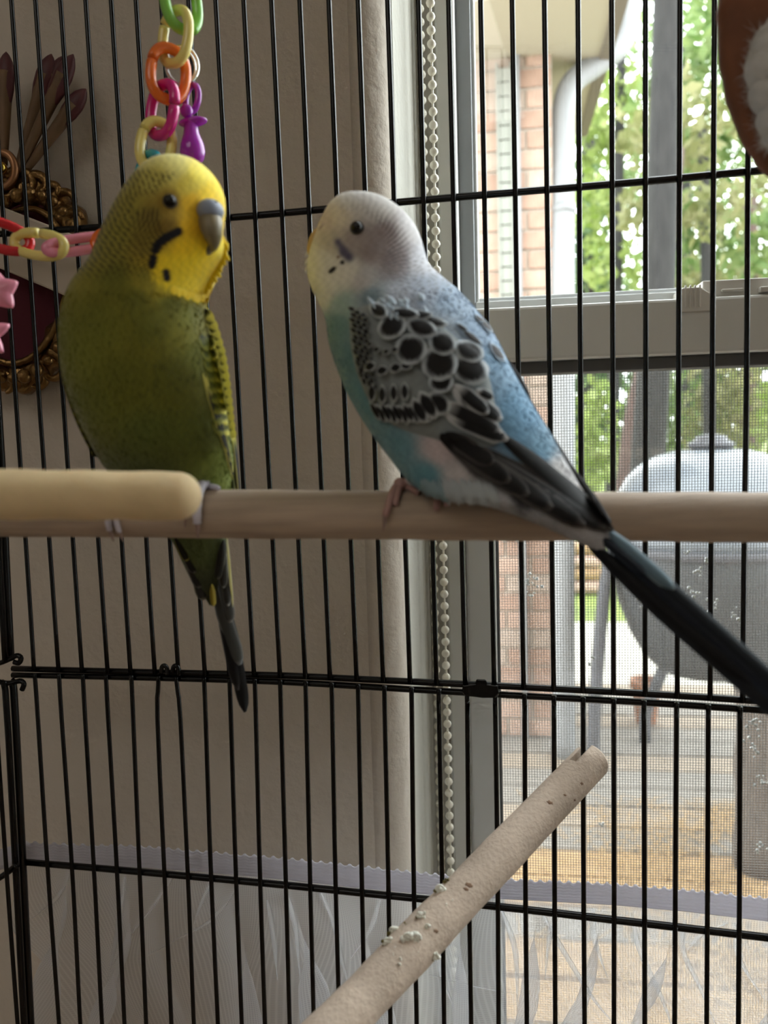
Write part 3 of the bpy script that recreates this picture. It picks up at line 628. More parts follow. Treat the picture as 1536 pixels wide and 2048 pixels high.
for i in range(15):
    y0 = 628 + i * 16.5; xe = np.interp(y0 + 12, [612, 660, 710, 760, 800, 850, 885], [412, 433, 447, 455, 460, 465, 470])
    f = feather((xe - 17, y0 - 10), (xe + 3.5, y0 + 17), 9.5, edged((36, 34, 14), (255, 248, 130), .3, .40, base=(40, 38, 16)), flat(.2465, .2535, (430, 620), (460, 880)), nt=8, nsd=5, camber=.0004)
    make('covert_feather', f, M_feath, rw)
    if i > 4:
        f = feather((xe - 34, y0 - 4), (xe - 12, y0 + 20), 8.5, edged((58, 58, 20), (206, 204, 84), .3, .5, base=(80, 84, 30)), flat(.2445, .2515, (430, 620), (460, 880)), nt=8, nsd=5, camber=.0003); make('covert_feather', f, M_feath, rw)
for i, (bx_, by_, tx, ty, w_) in enumerate(((432, 790, 462, 905, 6), (444, 800, 468, 940, 5), (452, 830, 472, 985, 5), (458, 850, 477, 1000, 4.5), (420, 740, 456, 872, 6))):
    f = feather((bx_, by_), (tx, ty), w_, edged((36, 36, 20), (240, 232, 130), .35, .9), flat(.249, .262, (440, 760), (470, 990)), nt=12, nsd=5, camber=.0003); make('flight_feather', f, M_feath, rw)
for i in range(9):
    y0 = 690 + i * 21; xe = np.interp(y0, [660, 710, 760, 800, 850, 885], [430, 441, 450, 456, 462, 466])
    for q, (dx, c0, c1) in enumerate(((26, (92, 98, 32), (150, 152, 56)), (12, (104, 106, 36), (250, 242, 120)))):
        f = feather((xe - dx - 8, y0 - 22), (xe - dx + 4, y0 + 14), 9.5, edged(c0, c1, .2, .66, base=(60, 62, 22)), sg_, lift=(-.0002, .0009), camber=.0003, nt=9, nsd=5); make('covert_feather', f, M_feath, rw)
for bx_, by_, tx, ty in ((405, 745, 452, 905), (412, 752, 459, 925), (420, 760, 464, 945), (428, 790, 467, 962)):
    f = feather((bx_, by_), (tx, ty), 5.5, edged((40, 40, 20), (222, 214, 110), .3, .93), sg_, lift=(.0001, .0008), camber=.0003, nt=14, nsd=5); make('flight_feather', f, M_feath, rw)
V, F = loft(wing_rows([(640, 128, 140), (690, 124, 146), (760, 130, 158), (820, 148, 172), (870, 170, 188), (905, 190, 199), (915, 196, 199)], .2535, .262, .006), 32, 70)
px, py, _ = proj(V); C = np.tile(lin((104, 100, 34)), (len(px), 1)); C = blend(C, (48, 44, 18), .5 + .5 * np.sin(py * .4)); m = MB(); m.add(V, F, C); lw = make('wing', m, M_feath, gb)
for i in range(6):
    f = feather((150 + i * 7, 740 + i * 15), (166 + i * 7, 838 + i * 15), 6, edged((52, 50, 20), (190, 178, 70), .35, .9), flat(.256, .262, (140, 740), (190, 900)), nt=9, nsd=5); make('flight_feather', f, M_feath, lw)
# tail hanging behind the perch
TD = flat(.268, .288, (400, 1080), (490, 1420)); tails = [((452, 1200), (491, 1424), 13.5, (14, 14, 15), (22, 22, 24)), ((436, 1180), (478, 1380), 13, (20, 20, 22), (60, 60, 62)), ((428, 1170), (481, 1330), 15, (66, 68, 66), (120, 122, 122)), ((440, 1140), (462, 1245), 13, (62, 62, 60), (130, 128, 124)),
    ((385, 1110), (408, 1200), 13, (50, 50, 48), (120, 116, 100)), ((448, 1110), (457, 1212), 9, (52, 52, 50), (140, 138, 130)), ((370, 1092), (401, 1176), 12, (40, 40, 38), (124, 122, 118)), ((446, 1090), (448, 1176), 9, (44, 44, 42), (120, 118, 112)), ((358, 1078), (392, 1146), 11, (34, 34, 30), (124, 122, 116)), ((448, 1078), (437, 1158), 9, (40, 40, 36), (112, 110, 100)), ((350, 1068), (376, 1122), 9, (32, 32, 20), (190, 180, 90)), ((424, 1168), (428, 1212), 6, (150, 132, 44), (160, 144, 60))]
for i, (b_, t_, w_, c0, c1) in enumerate(tails):
    f = feather(b_, t_, w_, edged(c0, c1, .12, .93, base=c0), flat(.270 - .0004 * i, .288 - .0004 * i, (400, 1080), (490, 1420)), nt=16, nsd=7, camber=.0012, blunt=.25); make('tail_feather', f, M_feath, gb)
f = feather((453, 1066), (467, 1218), 2.6, edged((238, 232, 130), (240, 236, 190), .3, .95), flat(.264, .277, (453, 1066), (467, 1218)), nt=12, nsd=3); make('tail_feather', f, M_feath, gb, label='pale yellow outer edge feather')
# feet
M_foot = mat('lavender_foot', (.60, .57, .66), .6, bump=.6, bscale=700, bdist=.0006); M_claw = mat('claw_horn', (.28, .19, .17), .4)
def foot(bird, mt, toes, leg=None):
    m = MB()
    for t in toes: m.add(*toe(*t[:5]))
    if leg: m.add(*tube(leg, [.0014, .0013, .0014], 12)); m.add(*ball(leg[-1], .0019, nu=14, nv=9))
    f = make('foot', m, mt, bird)
    for t in toes:
        if len(t) > 5: m = MB(); m.add(*claw(t[1], t[1] + t[5], t[3], t[3] + 28, t[4])); make('claw', m, M_claw, f)
    return f
foot(gb, M_foot, [(411, 411, -8, 108, .00150, -1), (405, 388, -10, 88, .0011, -2), (418, 446, -4, 22, .0009)], [P(418, 940, .2545), P(414, 955, .2490), perch_pt(412, 6, .0011)])
foot(gb, M_foot, [(232, 232, -8, 125, .00115, 3), (240, 250, -8, 130, .0010, 2), (225, 214, -8, 70, .0010)], [P(262, 940, .2565), P(246, 955, .2520), perch_pt(234, 4, .0011)])

# ---- blue and white bird, back and left wing to the camera
bb_ = thing('budgerigar', perch_at(830) + UP * PR, 'sky blue budgerigar with white face and black spotted wing, its tail crossing the perch', 'bird')
rows = [(702, 393, 722, 393, .262, .001), (676, 399, 752, 399, .262, .007), (659, 413, 782, 411, .262, .0112), (647, 433, 808, 431, .262, .0142), (637, 456, 829, 455, .262, .0160), (628, 482, 842, 482, .262, .0170), (619, 509, 850, 510, .262, .0175), (615, 536, 860, 536, .2615, .0178), (619, 566, 884, 560, .2605, .0182),
        (636, 602, 919, 590, .258, .0195), (651, 640, 953, 628, .2545, .0212), (659, 690, 990, 680, .251, .0224), (677, 745, 1018, 735, .2485, .0226), (702, 800, 1050, 792, .2465, .0220), (735, 855, 1085, 848, .2445, .0212), (775, 910, 1113, 893, .242, .0195), (822, 966, 1140, 938, .2365, .0155), (884, 1000, 1164, 980, .2298, .0100), (968, 1011, 1184, 1010, .2268, .0085),
        (1060, 1042, 1204, 1036, .2245, .0075), (1138, 1076, 1216, 1051, .2220, .0050), (1172, 1091, 1221, 1060, .2205, .0032), (1190, 1098, 1226, 1068, .2196, .002)]
V, F = loft(rows, 200, 420); px, py, _ = proj(V)
Wt = (212, 209, 205); Cg = (146, 133, 132)
pts_b = [(700, 402, Wt), (760, 412, Wt), (820, 455, (226, 224, 226)), (850, 520, (206, 208, 216)), (680, 430, (208, 198, 184)), (650, 442, (192, 178, 170)), (740, 500, Cg), (770, 470, Cg), (790, 520, (132, 120, 120)), (712, 480, (160, 148, 144)), (662, 480, (178, 170, 158)), (640, 520, (203, 200, 196)), (650, 560, (210, 207, 203)), (690, 540, (216, 210, 194)), (725, 562, (176, 172, 172)), (640, 590, (210, 208, 204)),
         (682, 602, (150, 172, 172)), (740, 592, (118, 138, 148)), (670, 650, (100, 134, 134)), (684, 720, (94, 130, 134)), (720, 800, (98, 140, 148)), (790, 900, (106, 148, 160)), (850, 950, (100, 146, 158)), (880, 900, (196, 182, 182)), (920, 950, (196, 190, 190)), (930, 990, (190, 196, 200)), (1000, 1000, (184, 184, 188)), (1080, 1040, (168, 170, 176)), (850, 575, (166, 178, 196)), (900, 600, (150, 172, 196)), (960, 660, (152, 176, 202)),
         (800, 592, (172, 180, 194)), (760, 630, (196, 206, 212)), (1000, 720, (130, 164, 192)), (1050, 820, (104, 148, 180)), (1080, 900, (108, 148, 174)), (1122, 940, (205, 204, 206)), (1160, 990, (206, 202, 202)), (800, 700, (176, 180, 176)), (850, 800, (158, 158, 158)), (950, 930, (44, 40, 40)), (1040, 985, (40, 37, 37)), (880, 660, (176, 192, 208)), (1030, 860, (106, 148, 178))]
C = idw(px, py, pts_b)
an = np.arctan2(py - 548, px - 712); rd = np.hypot(px - 712, py - 548); s1 = .5 + .5 * np.sin(an * 118 / 9.2 * 2 * math.pi + .7 * np.sin(rd * .16) + .6 * np.sin(an * 7))
w1 = sstep(62, 82, np.hypot(px - 700, py - 490)) * sstep(660, 690, px) * (1 - sstep(545, 580, py)) * (1 - .35 * sstep(430, 405, py)); w1 = w1 * (1 - .8 * sstep(112, 140, rd)) * (1 - .75 * sstep(790, 830, px)); a = sstep(.4, .8, s1) * w1 * .85 * sstep(-8, 40, (px - 690) + (430 - py) * .6 + 25); C = blend(C, (96, 86, 84), a)
s2 = .5 + .5 * np.sin(px * .33 + 2.2 * np.sin(py * .21)) * np.sin(py * .42 + 1.5 * np.sin(px * .12)); w2 = sstep(770, 800, px) * sstep(500, 525, py) * (1 - sstep(580, 610, py)); C = blend(C, (110, 108, 114), sstep(.5, .85, s2) * w2 * .55)
# soft edge of white throat
edge = np.interp(px, [630, 650, 680, 715, 740], [612, 600, 588, 565, 545]); msk = (1 - sstep(edge - 14, edge + 14, py)) * sstep(505, 525, py) * (1 - sstep(700, 730, px)); C = C * (1 - .6 * msk[:, None]) + lin((206, 204, 200)) * .6 * msk[:, None]
for cp_, r, c, so in (([(676, 484), (688, 503)], 7, (92, 88, 108), 6), ([(688, 505), (698, 514)], 10, (84, 82, 104), 7), ([(684, 525), (685, 525)], 4.6, (16, 12, 14), 1.6), ([(661, 543), (668, 537)], 4.6, (16, 12, 14), 1.6), ([(676, 514), (676, 514.5)], 3, (120, 90, 70), 2)):
    C = blend(C, c, capsule(px, py, cp_, r, so))
C *= (1 + .09 * np.sin(px * .33 + 2 * np.sin(py * .12)) * np.sin(py * .27 + px * .06))[:, None]
m = MB(); m.add(V, F, C); make('body', m, M_plum, bb_)
bvb = BVHTree.FromPolygons([tuple(v) for v in V], F)
fl = (RIGHT * .62 - UP * .72 - FWD * .15)
def flowb(c):
    x, y, _ = proj(c); h = sstep(600, 480, y)[:, None]; return np.tile(fl, (len(c), 1)) * (1 - h) + np.tile(RIGHT * .75 - UP * .55, (len(c), 1)) * h
make('plumage', strands(V, F, C, 24000, flowb, ln=.0017, lift=.0001), M_plum, bb_, smooth=False, kind='stuff')
eye(bb_, bvb, 714, 456, 9.5, 0)
m = MB(); m.add(*ball(P(706, 456, .2765), .0018, nu=14, nv=9)); make('eye', m, M_eye, bb_)
s = .262 / F_PX
m = MB(); m.add(*ball(P(652, 456, .2545), np.array([17, 22, 10]) * s, axes=[RIGHT * .9 - UP * -.3, FWD, UP], nu=18, nv=12)); make('cere', m, mat('pale_cere', (.42, .34, .34), .5), bb_, label='pinkish grey cere')
pts = [P(x, y, .2585) for x, y in ((648, 458), (634, 468), (625, 482), (620, 498), (621, 512), (626, 522))]
m = MB(); m.add(*tube(cat_rom(pts, 20), np.interp(np.linspace(0, 5, 20), range(6), [10 * s, 9.5 * s, 8 * s, 6 * s, 3.5 * s, 1 * s]), 14)); make('beak', m, mat('orange_beak', (.46, .30, .10), .4), bb_, label='orange tan hooked beak tucked in the face')
sbf = surf_of(bvb, fallback=.25)
for i in range(26):
    t = i / 25; x0 = np.interp(t, [0, .35, .7, 1], [616, 615, 632, 658]); y0 = 505 + 100 * t; f = feather((x0 + 14, y0 - 14), (x0 + random.uniform(-6, 2), y0 + random.uniform(2, 10)), random.uniform(4, 7), edged((208, 206, 202), (222, 220, 216)), flat(.2622, .2605, (620, 500), (640, 620)), nt=6, nsd=5); make('throat_feather', f, M_feath, bb_)
for i in range(24):    # ruffled belly fluff over the perch
    x0 = 850 + i * 6; f = feather((x0 - 8, 962 + random.uniform(-6, 6)), (x0 + random.uniform(2, 14), np.interp(x0, [840, 880, 960, 1000], [985, 1003, 1006, 1014]) + random.uniform(-2, 8)), random.uniform(5, 8), (edged((142, 166, 174), (146, 168, 176)) if i < 7 else edged((180, 188, 192), (184, 191, 195))), sbf, nt=6, nsd=5, lift=(.0001, .0006)); make('belly_feather', f, M_feath, bb_)

# left wing: a shell lying on the body, then every feather
ol = [(694, 640), (712, 612), (750, 606), (805, 612), (870, 640), (930, 688), (975, 738), (992, 800), (1004, 872), (985, 897), (905, 890), (850, 876), (790, 856), (742, 815), (712, 752), (698, 695)]
ocl = cat_rom(ol + [ol[0]], 81)[:-1]; cw = np.array([845, 750]); V = []; C = []; nr = 14
for j in range(nr + 1):
    f = j / nr
    for q in ocl:
        x, y = cw + (q - cw) * f; p, n_ = sbf(x, y); V.append(p + n_ * (.0015 * math.sqrt(max(0, 1 - f ** 3)) - (.0004 if j == nr else 0))); C.append(lin((142, 149, 149)) * (1 + .1 * math.sin(x * .3) * math.sin(y * .31)))
k = len(ocl); F = [(j * k + i, j * k + (i + 1) % k, (j + 1) * k + (i + 1) % k, (j + 1) * k + i) for j in range(nr) for i in range(k)]
m = MB(); m.add(V, F, C); wg = make('wing', m, M_feath, bb_, label='left wing, pale with black feather centres')
bvw = BVHTree.FromPolygons([tuple(v) for v in V], F); sw_ = surf_of(bvb, bvw, fallback=.24)
BK_, RM = (14, 13, 13), (186, 192, 194)
def wf(name, b_, t_, w_, core=BK_, rim=RM, e=.22, te=.84, lift=(.0001, .0006), base=None, blunt=.45, camber=.0004, nt=12, curve=0, rnd=False):
    make(name, feather(b_, t_, w_, edged(core, rim, e, te, base=base, rnd=rnd), sw_, lift=lift, camber=camber, blunt=blunt, nt=nt, curve=curve, nsd=11 if rnd else 7), M_feath, wg)
# primaries, longest first
prim = [((930, 885), (1226, 1062), 21), ((905, 880), (1212, 1062), 19), ((890, 880), (1168, 1052), 20), ((885, 876), (1104, 1020), 21), ((880, 872), (1056, 994), 21), ((880, 868), (1018, 966), 20), ((890, 866), (985, 930), 19)]
for i, (b_, t_, w_) in enumerate(prim): wf('flight_feather', b_, t_, w_, (20, 18, 18), (84, 80, 78), .1, .955, (.0006 + .00025 * i, .0010 + .00025 * i), base=(18, 16, 16), blunt=.3, nt=16)
wf('flight_feather', (985, 860), (1222, 1056), 17, (16, 15, 15), (60, 58, 58), .1, .97, (.0010, .0012), base=(16, 15, 15), blunt=.35, nt=16)
# secondaries and their big coverts, crop coordinates of the wing study
c3 = lambda x, y: (680 + x / 4.267, 580 + y / 4.267)
def spot(x, y, a, b, ang, grow=1.28, core=BK_, rim=RM, lift=.0014, name='covert_feather', te=.82, rnd=True):
    A = math.radians(ang); c = np.array(c3(x, y)); d = np.array([math.cos(A), math.sin(A)]); wf(name, c - d * a * 1.5 / 4.267, c + d * a * grow / 4.267, b * 1.22 / 4.267, core, rim, .15, te, (lift * .4, lift), rnd=rnd and name != 'flight_feather')
for x, y, a, b, g in ((1190, 1190, 230, 60, 24), (1130, 1110, 230, 62, 27), (1190, 1010, 190, 66, 33), (1130, 960, 150, 55, 42), (1230, 905, 60, 34, 32)): spot(x, y, a, b, g, 1.1, rim=(196, 198, 200), lift=.0020, name='flight_feather', te=.9)
for i in range(11): spot(320 + i * 46, 1060 + (i % 2) * 12 - (i - 5) ** 2 * .8, 74, 22 + i * 1.2, 58, 1.1, lift=.0016)
for x, y, a, b, g in ((690, 1045, 95, 42, 60), (760, 1000, 105, 52, 58), (850, 985, 90, 66, 50)): spot(x, y, a, b, g, 1.12, lift=.002)
for x, y in ((290, 880), (375, 900), (470, 890), (560, 880)): spot(x, y, 62, 27, 84, 1.2, core=(24, 24, 24), lift=.0022)
for x, y in ((270, 655), (370, 690), (480, 670), (570, 650)): spot(x, y, 30, 40, 78, 1.6, lift=.0023, te=.7)
for x, y in ((265, 470), (320, 515), (400, 535), (470, 520)): spot(x, y, 20, 24, 70, 1.9, core=(44, 44, 44), lift=.0024, te=.6)
for r_ in range(14):
    for q in range(3):
        x, y = 112 + q * 46 + r_ * 4 + (r_ % 2) * 14 + max(0, r_ - 8) * 8, 175 + r_ * 46 + q * 22 + random.uniform(-8, 8); spot(x, y, 30, 15, 30 + r_ * 2.5, 1.4, core=(22, 22, 22), rim=(150, 156, 156), lift=.0014, te=.62)
for x, y, a, b, g in ((860, 800, 70, 70, 60), (1100, 700, 110, 84, 32), (850, 650, 105, 100, 45), (610, 530, 92, 92, 55), (1090, 545, 90, 60, 30), (870, 480, 82, 66, 35), (450, 340, 74, 84, 60), (700, 350, 92, 52, 25), (810, 300, 70, 30, 22), (340, 205, 64, 40, 40), (560, 228, 86, 32, 15), (700, 238, 56, 26, 15)):
    spot(x, y, a * 1.12, b * 1.16, g, 1.22, core=(20, 18, 18), rim=(186, 194, 200), lift=.0026)
for x, y, a, b, g in ((1130, 420, 95, 26, 40), (1040, 330, 50, 18, 38), (1340, 545, 80, 28, 55), (1240, 310, 74, 20, 52), (1180, 255, 40, 14, 50)): spot(x, y, a, b, g, 1.15, core=(50, 46, 46), rim=(176, 196, 216), lift=.0008)
# ruffled scapular tufts
for i in range(26):
    x0, y0 = random.uniform(735, 850), random.uniform(588, 622); f = feather((x0, y0), (x0 + random.uniform(4, 22), y0 + random.uniform(14, 30)), random.uniform(5, 9), edged((160, 176, 190), (186, 196, 206)), sw_, nt=6, nsd=5, lift=(.0004, .0016)); make('scapular_feather', f, M_feath, wg)
# far wing showing along the back edge
fw = [((1000, 705), (1060, 800), 9), ((1030, 770), (1105, 890), 10), ((1066, 830), (1150, 955), 10), ((1090, 880), (1190, 1005), 11), ((1120, 915), (1222, 1056), 13)]
m = MB(); m.add(*tube(cat_rom([P(x, y, d) for x, y, d in ((985, 690, .252), (1030, 765, .2475), (1075, 845, .2430), (1125, 925, .2375), (1175, 995, .2310), (1216, 1046, .2240))], 30), [.0012 + .0006 * math.sin(t * 3.1) for t in np.linspace(0, 1, 30)], 10)); m.c = [tuple(lin((20, 18, 18)))] * len(m.v)
w2_ = make('wing', m, M_feath, bb_, label='far wing edge')
for b_, t_, w_ in fw: make('flight_feather', feather(b_, t_, w_, edged((20, 18, 19), (70, 68, 70), .12, .94, base=(20, 18, 19)), flat(.2505, .2225, (1000, 700), (1222, 1056)), nt=12, nsd=5, camber=.0008), M_feath, w2_)
# tail
for i, (b_, t_, w_, c0, c1) in enumerate((((1165, 1078), (1620, 1478), 22, (16, 18, 22), (30, 34, 38)), ((1176, 1080), (1500, 1366), 20, (12, 13, 16), (24, 26, 30)), ((1190, 1060), (1640, 1462), 24, (20, 26, 36), (40, 50, 58)), ((1200, 1055), (1600, 1412), 17, (22, 28, 34), (54, 66, 72)), ((1196, 1048), (1345, 1178), 15, (96, 116, 128), (132, 148, 156)), ((1176, 1052), (1290, 1150), 10, (28, 34, 44), (60, 72, 84)))):
    f = feather(b_, t_, w_, edged(c0, c1, .14, .96, base=c0), flat(.2215 - .0004 * i, .186 - .0004 * i, (1195, 1070), (1600, 1430)), nt=18, nsd=7, camber=.0014, blunt=.22); make('tail_feather', f, M_feath, bb_)
M_pink = mat('pink_foot', (.42, .25, .23), .6, bump=.5, bscale=700, bdist=.0005)
ft = foot(bb_, M_pink, [(805, 781, 8, 92, .0012, -4), (812, 800, 0, 70, .0011), (818, 846, 0, 40, .0010)], [P(836, 945, .2460), P(820, 962, .2445), perch_pt(810, 14, .0022)])
m = MB(); t = np.linspace(0, 2 * math.pi, 28, endpoint=False); c_ = P(826, 966, .2420); ax_ = P(836, 945, .2460) - P(816, 972, .2440); ax_ /= np.linalg.norm(ax_); a_ = np.cross(ax_, FWD); a_ /= np.linalg.norm(a_); b_ = np.cross(ax_, a_)
m.add(*tube([c_ + (a_ * math.cos(q) + b_ * math.sin(q)) * .0021 for q in t], .0005, 8, closed=True)); make('leg_ring', m, mat('pale_ring', (.75, .70, .72), .4), bb_, label='pale closed leg ring')
foot(bb_, M_pink, [(885, 880, -10, 80, .0011), (892, 900, -10, 70, .0010)], [P(893, 960, .2440), P(890, 972, .2455), perch_pt(888, 0, .0022)])

# ------------------------------------------------------------------ plastic chain toys
def plast(n, c): return mat(n, c, .22, coat=.4, sss=.0)
PL = {'green': plast('green_plastic', (.25, .62, .10)), 'yellow': plast('yellow_plastic', (.85, .72, .22)), 'orange': plast('orange_plastic', (.85, .17, .02)),
      'magenta': plast('magenta_plastic', (.62, .01, .22)), 'teal': plast('teal_plastic', (.03, .36, .45)), 'purple': plast('purple_plastic', (.36, .015, .45)),
      'red': plast('red_plastic', (.62, .015, .025)), 'pink': plast('pink_plastic', (.85, .30, .42))}
M_chrome = mat('chrome', (.75, .74, .72), .15, metal=1)
DT = .287
def link(parent, name, cx, cy, rx, ry, tilt, yaw, r, mt, d=DT, lab=None, gap=None, dd=0, sup=2.4):
    s = d / F_PX; c = P(cx, cy, d + dd); t = np.linspace(0, 2 * math.pi, 40, endpoint=False)
    if gap is not None: t = np.linspace(gap + .05, gap + 2 * math.pi - .05, 40)
    ax = RIGHT * math.cos(yaw) + FWD * math.sin(yaw)
    pts = []
    for a in t:
        x = math.copysign(abs(math.cos(a)) ** (2 / sup), math.cos(a)) * rx / math.cos(yaw); y = math.copysign(abs(math.sin(a)) ** (2 / sup), math.sin(a)) * ry
        xr = x * math.cos(tilt) - y * math.sin(tilt); yr = x * math.sin(tilt) + y * math.cos(tilt)
        pts.append(c + (ax * xr + UP * yr) * s)
    m = MB(); m.add(*tube(pts, r * s, 12, closed=gap is None)); return make(name, m, mt, parent, label=lab)
tc = thing('link_chain', P(337, 400, DT), 'rainbow plastic link chain hanging above the green bird with purple dummy charm', 'bird toy')
link(tc, 'chain_link', 362, 2, 27, 56, .12, .75, 11, PL['green'], lab='lime green link', gap=-1.2)
link(tc, 'chain_link', 351, 74, 29, 52, -.10, -.45, 10.5, PL['yellow'], lab='yellow link under the lime link', gap=2.7)
link(tc, 'chain_link', 337, 148, 30, 52, -.10, .55, 11, PL['orange'], lab='orange link', gap=2.9)
link(tc, 'chain_link', 325, 220, 28, 50, -.16, -.55, 11, PL['magenta'], lab='magenta link', gap=.1)
link(tc, 'chain_link', 312, 291, 27, 49, -.18, .45, 10.5, PL['yellow'], lab='lower yellow link behind the bird', gap=2.75)
link(tc, 'chain_link', 295, 352, 22, 42, -.5, -.6, 11, PL['teal'], lab='teal link behind the bird', gap=2.5)
link(tc, 'chain_link', 275, 415, 18, 38, -.3, .5, 10, PL['red'], lab='red link behind the bird')
for i in range(9): link(tc, 'chain_link', 366 + i * 2, -78 - i * 76, 28, 52, .05, (-.5, .6)[i % 2], 10.5, PL[('yellow', 'teal', 'orange', 'magenta', 'green', 'red')[i % 6]])
link(tc, 'split_ring', 364, 130, 30, 39, -.15, .35, 3.2, M_chrome, dd=.004, sup=2, lab='thin chrome ring')
link(tc, 'split_ring', 361, 133, 27, 37, -.15, .42, 2.6, M_chrome, dd=.005, sup=2, lab='thin chrome ring')
dm = link(tc, 'charm_ring', 384, 197, 15, 27, -.10, -.5, 6.5, PL['purple'], dd=.006, sup=2, lab='purple ring of the dummy charm')
s = DT / F_PX
m = MB(); axd = UP * .995 - RIGHT * .07
m.add(*lathe([(0.1 * s, -87 * s), (12 * s, -86 * s), (21 * s, -78 * s), (25.5 * s, -64 * s), (24 * s, -48 * s), (17 * s, -28 * s), (14 * s, -12 * s), (14 * s, 0)], P(381, 243, DT + .004), axd, 24))
make('charm_bulb', m, PL['purple'], tc, label='glossy purple dummy bulb')
m = MB(); m.add(*ball(P(386, 244, DT + .004), np.array([30, 15, 9.5]) * s, axes=[RIGHT * .98 + UP * .12, FWD, UP], nu=24, nv=12)); make('charm_shield', m, PL['purple'], tc, label='purple oval shield')
m = MB(); m.add(*ball(P(373, 222, DT + .003), np.array([13, 11, 14]) * s, axes=CAMAX)); make('charm_knob', m, PL['purple'], tc, label='purple knob above the shield')

gc = thing('link_garland', P(90, 520, DT), 'red, yellow, pink and orange link chain sagging left behind the green bird', 'bird toy')
link(gc, 'chain_link', -10, 468, 62, 26, -.22, .35, 10, PL['red'], lab='red link at the chain start', gap=.4)
link(gc, 'chain_link', 78, 489, 60, 22, -.22, -.35, 10, PL['yellow'], lab='yellow link between red and pink', gap=1.6)
link(gc, 'chain_link', 158, 489, 56, 12, .30, .5, 10, PL['pink'], lab='pink link next to the bird')
link(gc, 'chain_link', 212, 482, 26, 18, .1, -.4, 10, PL['orange'], lab='orange link half hidden by the bird')
link(gc, 'chain_link', 258, 455, 28, 14, .6, .5, 9, PL['yellow'], lab='yellow link hidden behind the bird')
def star(name, cx, cy, R, r, rot, d, label):
    s = d / F_PX; c = P(cx, cy, d); n = 10; V = []; F = []
    prof = [(0.0, 1.0), (.6, .85), (.92, .45), (1.0, 0), (.92, -.45), (.6, -.85), (0.0, -1.0)]; k = 60
    for f, h in prof:
        for i in range(k):
            a = 2 * math.pi * i / k; q = r + (R - r) * abs(2 * (((a - rot) / (2 * math.pi / 5)) % 1) - 1) ** 1.4
            V.append(c + (RIGHT * math.cos(a) + UP * math.sin(a)) * max(q * f, .01) * s - FWD * h * 14 * s)
    for j in range(len(prof) - 1):
        for i in range(k): F.append((j * k + i, j * k + (i + 1) % k, (j + 1) * k + (i + 1) % k, (j + 1) * k + i))
    m = MB(); m.add(V, F); o = make(name, m, PL['pink']); tag(o, label, 'charm', None); return o
star('star_charm', -4, 583, 46, 30, .45, .27, 'pink plastic star charm just under the red link')
star('star_charm', -26, 668, 52, 26, .38, .27, 'pink plastic charm tip below the star charm')

# ------------------------------------------------------------------ oval orange toy with cotton
DO = .225; s = DO / F_PX
ot = thing('orange_disc_toy', P(1640, 390, DO), 'orange brown oval disc toy with white cotton at the top right corner', 'bird toy')
nx = 96; V = []; F = []; prof = [(0, .0), (.55, .0), (.93, 0), (.985, .25), (1, .6), (.985, 1), (.93, 1.25), (.55, 1.25), (0, 1.25)]
for f, h in prof:
    for i in range(nx):
        a = 2 * math.pi * i / nx; wob = 1 + .006 * math.sin(a * 23) + .004 * math.sin(a * 37 + 1)
        V.append(P(1634, 30, DO) + (RIGHT * math.cos(a) * 186 * wob + UP * math.sin(a) * 345 * wob) * max(f, 1e-3) * s + FWD * h * .006)
for j in range(len(prof) - 1):
    for i in range(nx): F.append((j * nx + i, (j + 1) * nx + i, (j + 1) * nx + (i + 1) % nx, j * nx + (i + 1) % nx))
m = MB(); m.add(V, F); make('disc', m, mat('orange_wood', (.22, .075, .03), .75, mottle=.35, mscale=60, bump=.5, bscale=300), ot)
m = MB()
for cx, cy, r in ((1545, 100, 44), (1528, 140, 38), (1535, 190, 36), (1548, 240, 34), (1575, 130, 60), (1580, 210, 60), (1540, 275, 16), (1560, 60, 30)):
    m.add(*ball(P(cx, cy, DO - .004), np.array([r, r * .8, r * 1.15]) * s, axes=CAMAX, nu=18, nv=12, jit=.05))
cf = make('cotton', m, mat('white_cotton', (.58, .565, .54), .95, bump=1, bscale=500, sheen=.4), ot, label='fluffy white cotton tuft')
m = MB()
for i in range(1500):
    cx, cy, r = ((1545, 100, 44), (1528, 140, 38), (1535, 190, 36), (1548, 240, 34), (1540, 275, 16))[i % 5]
    a = random.uniform(0, 6.28); p0 = P(cx + math.cos(a) * r * .95, cy + math.sin(a) * r * 1.05, DO - .004 + random.uniform(-.004, .002)); q = RNG.normal(size=3) * .0012
    p1 = p0 + (RIGHT * math.cos(a) - UP * math.sin(a)) * .0010 + q; t = np.cross(q, FWD); t = t / (np.linalg.norm(t) + 1e-9) * .00007
    m.add([p0 - t, p0 + t, p1], [(0, 1, 2)])
make('cotton_fibres', m, bpy.data.materials['white_cotton'], ot, kind='stuff')

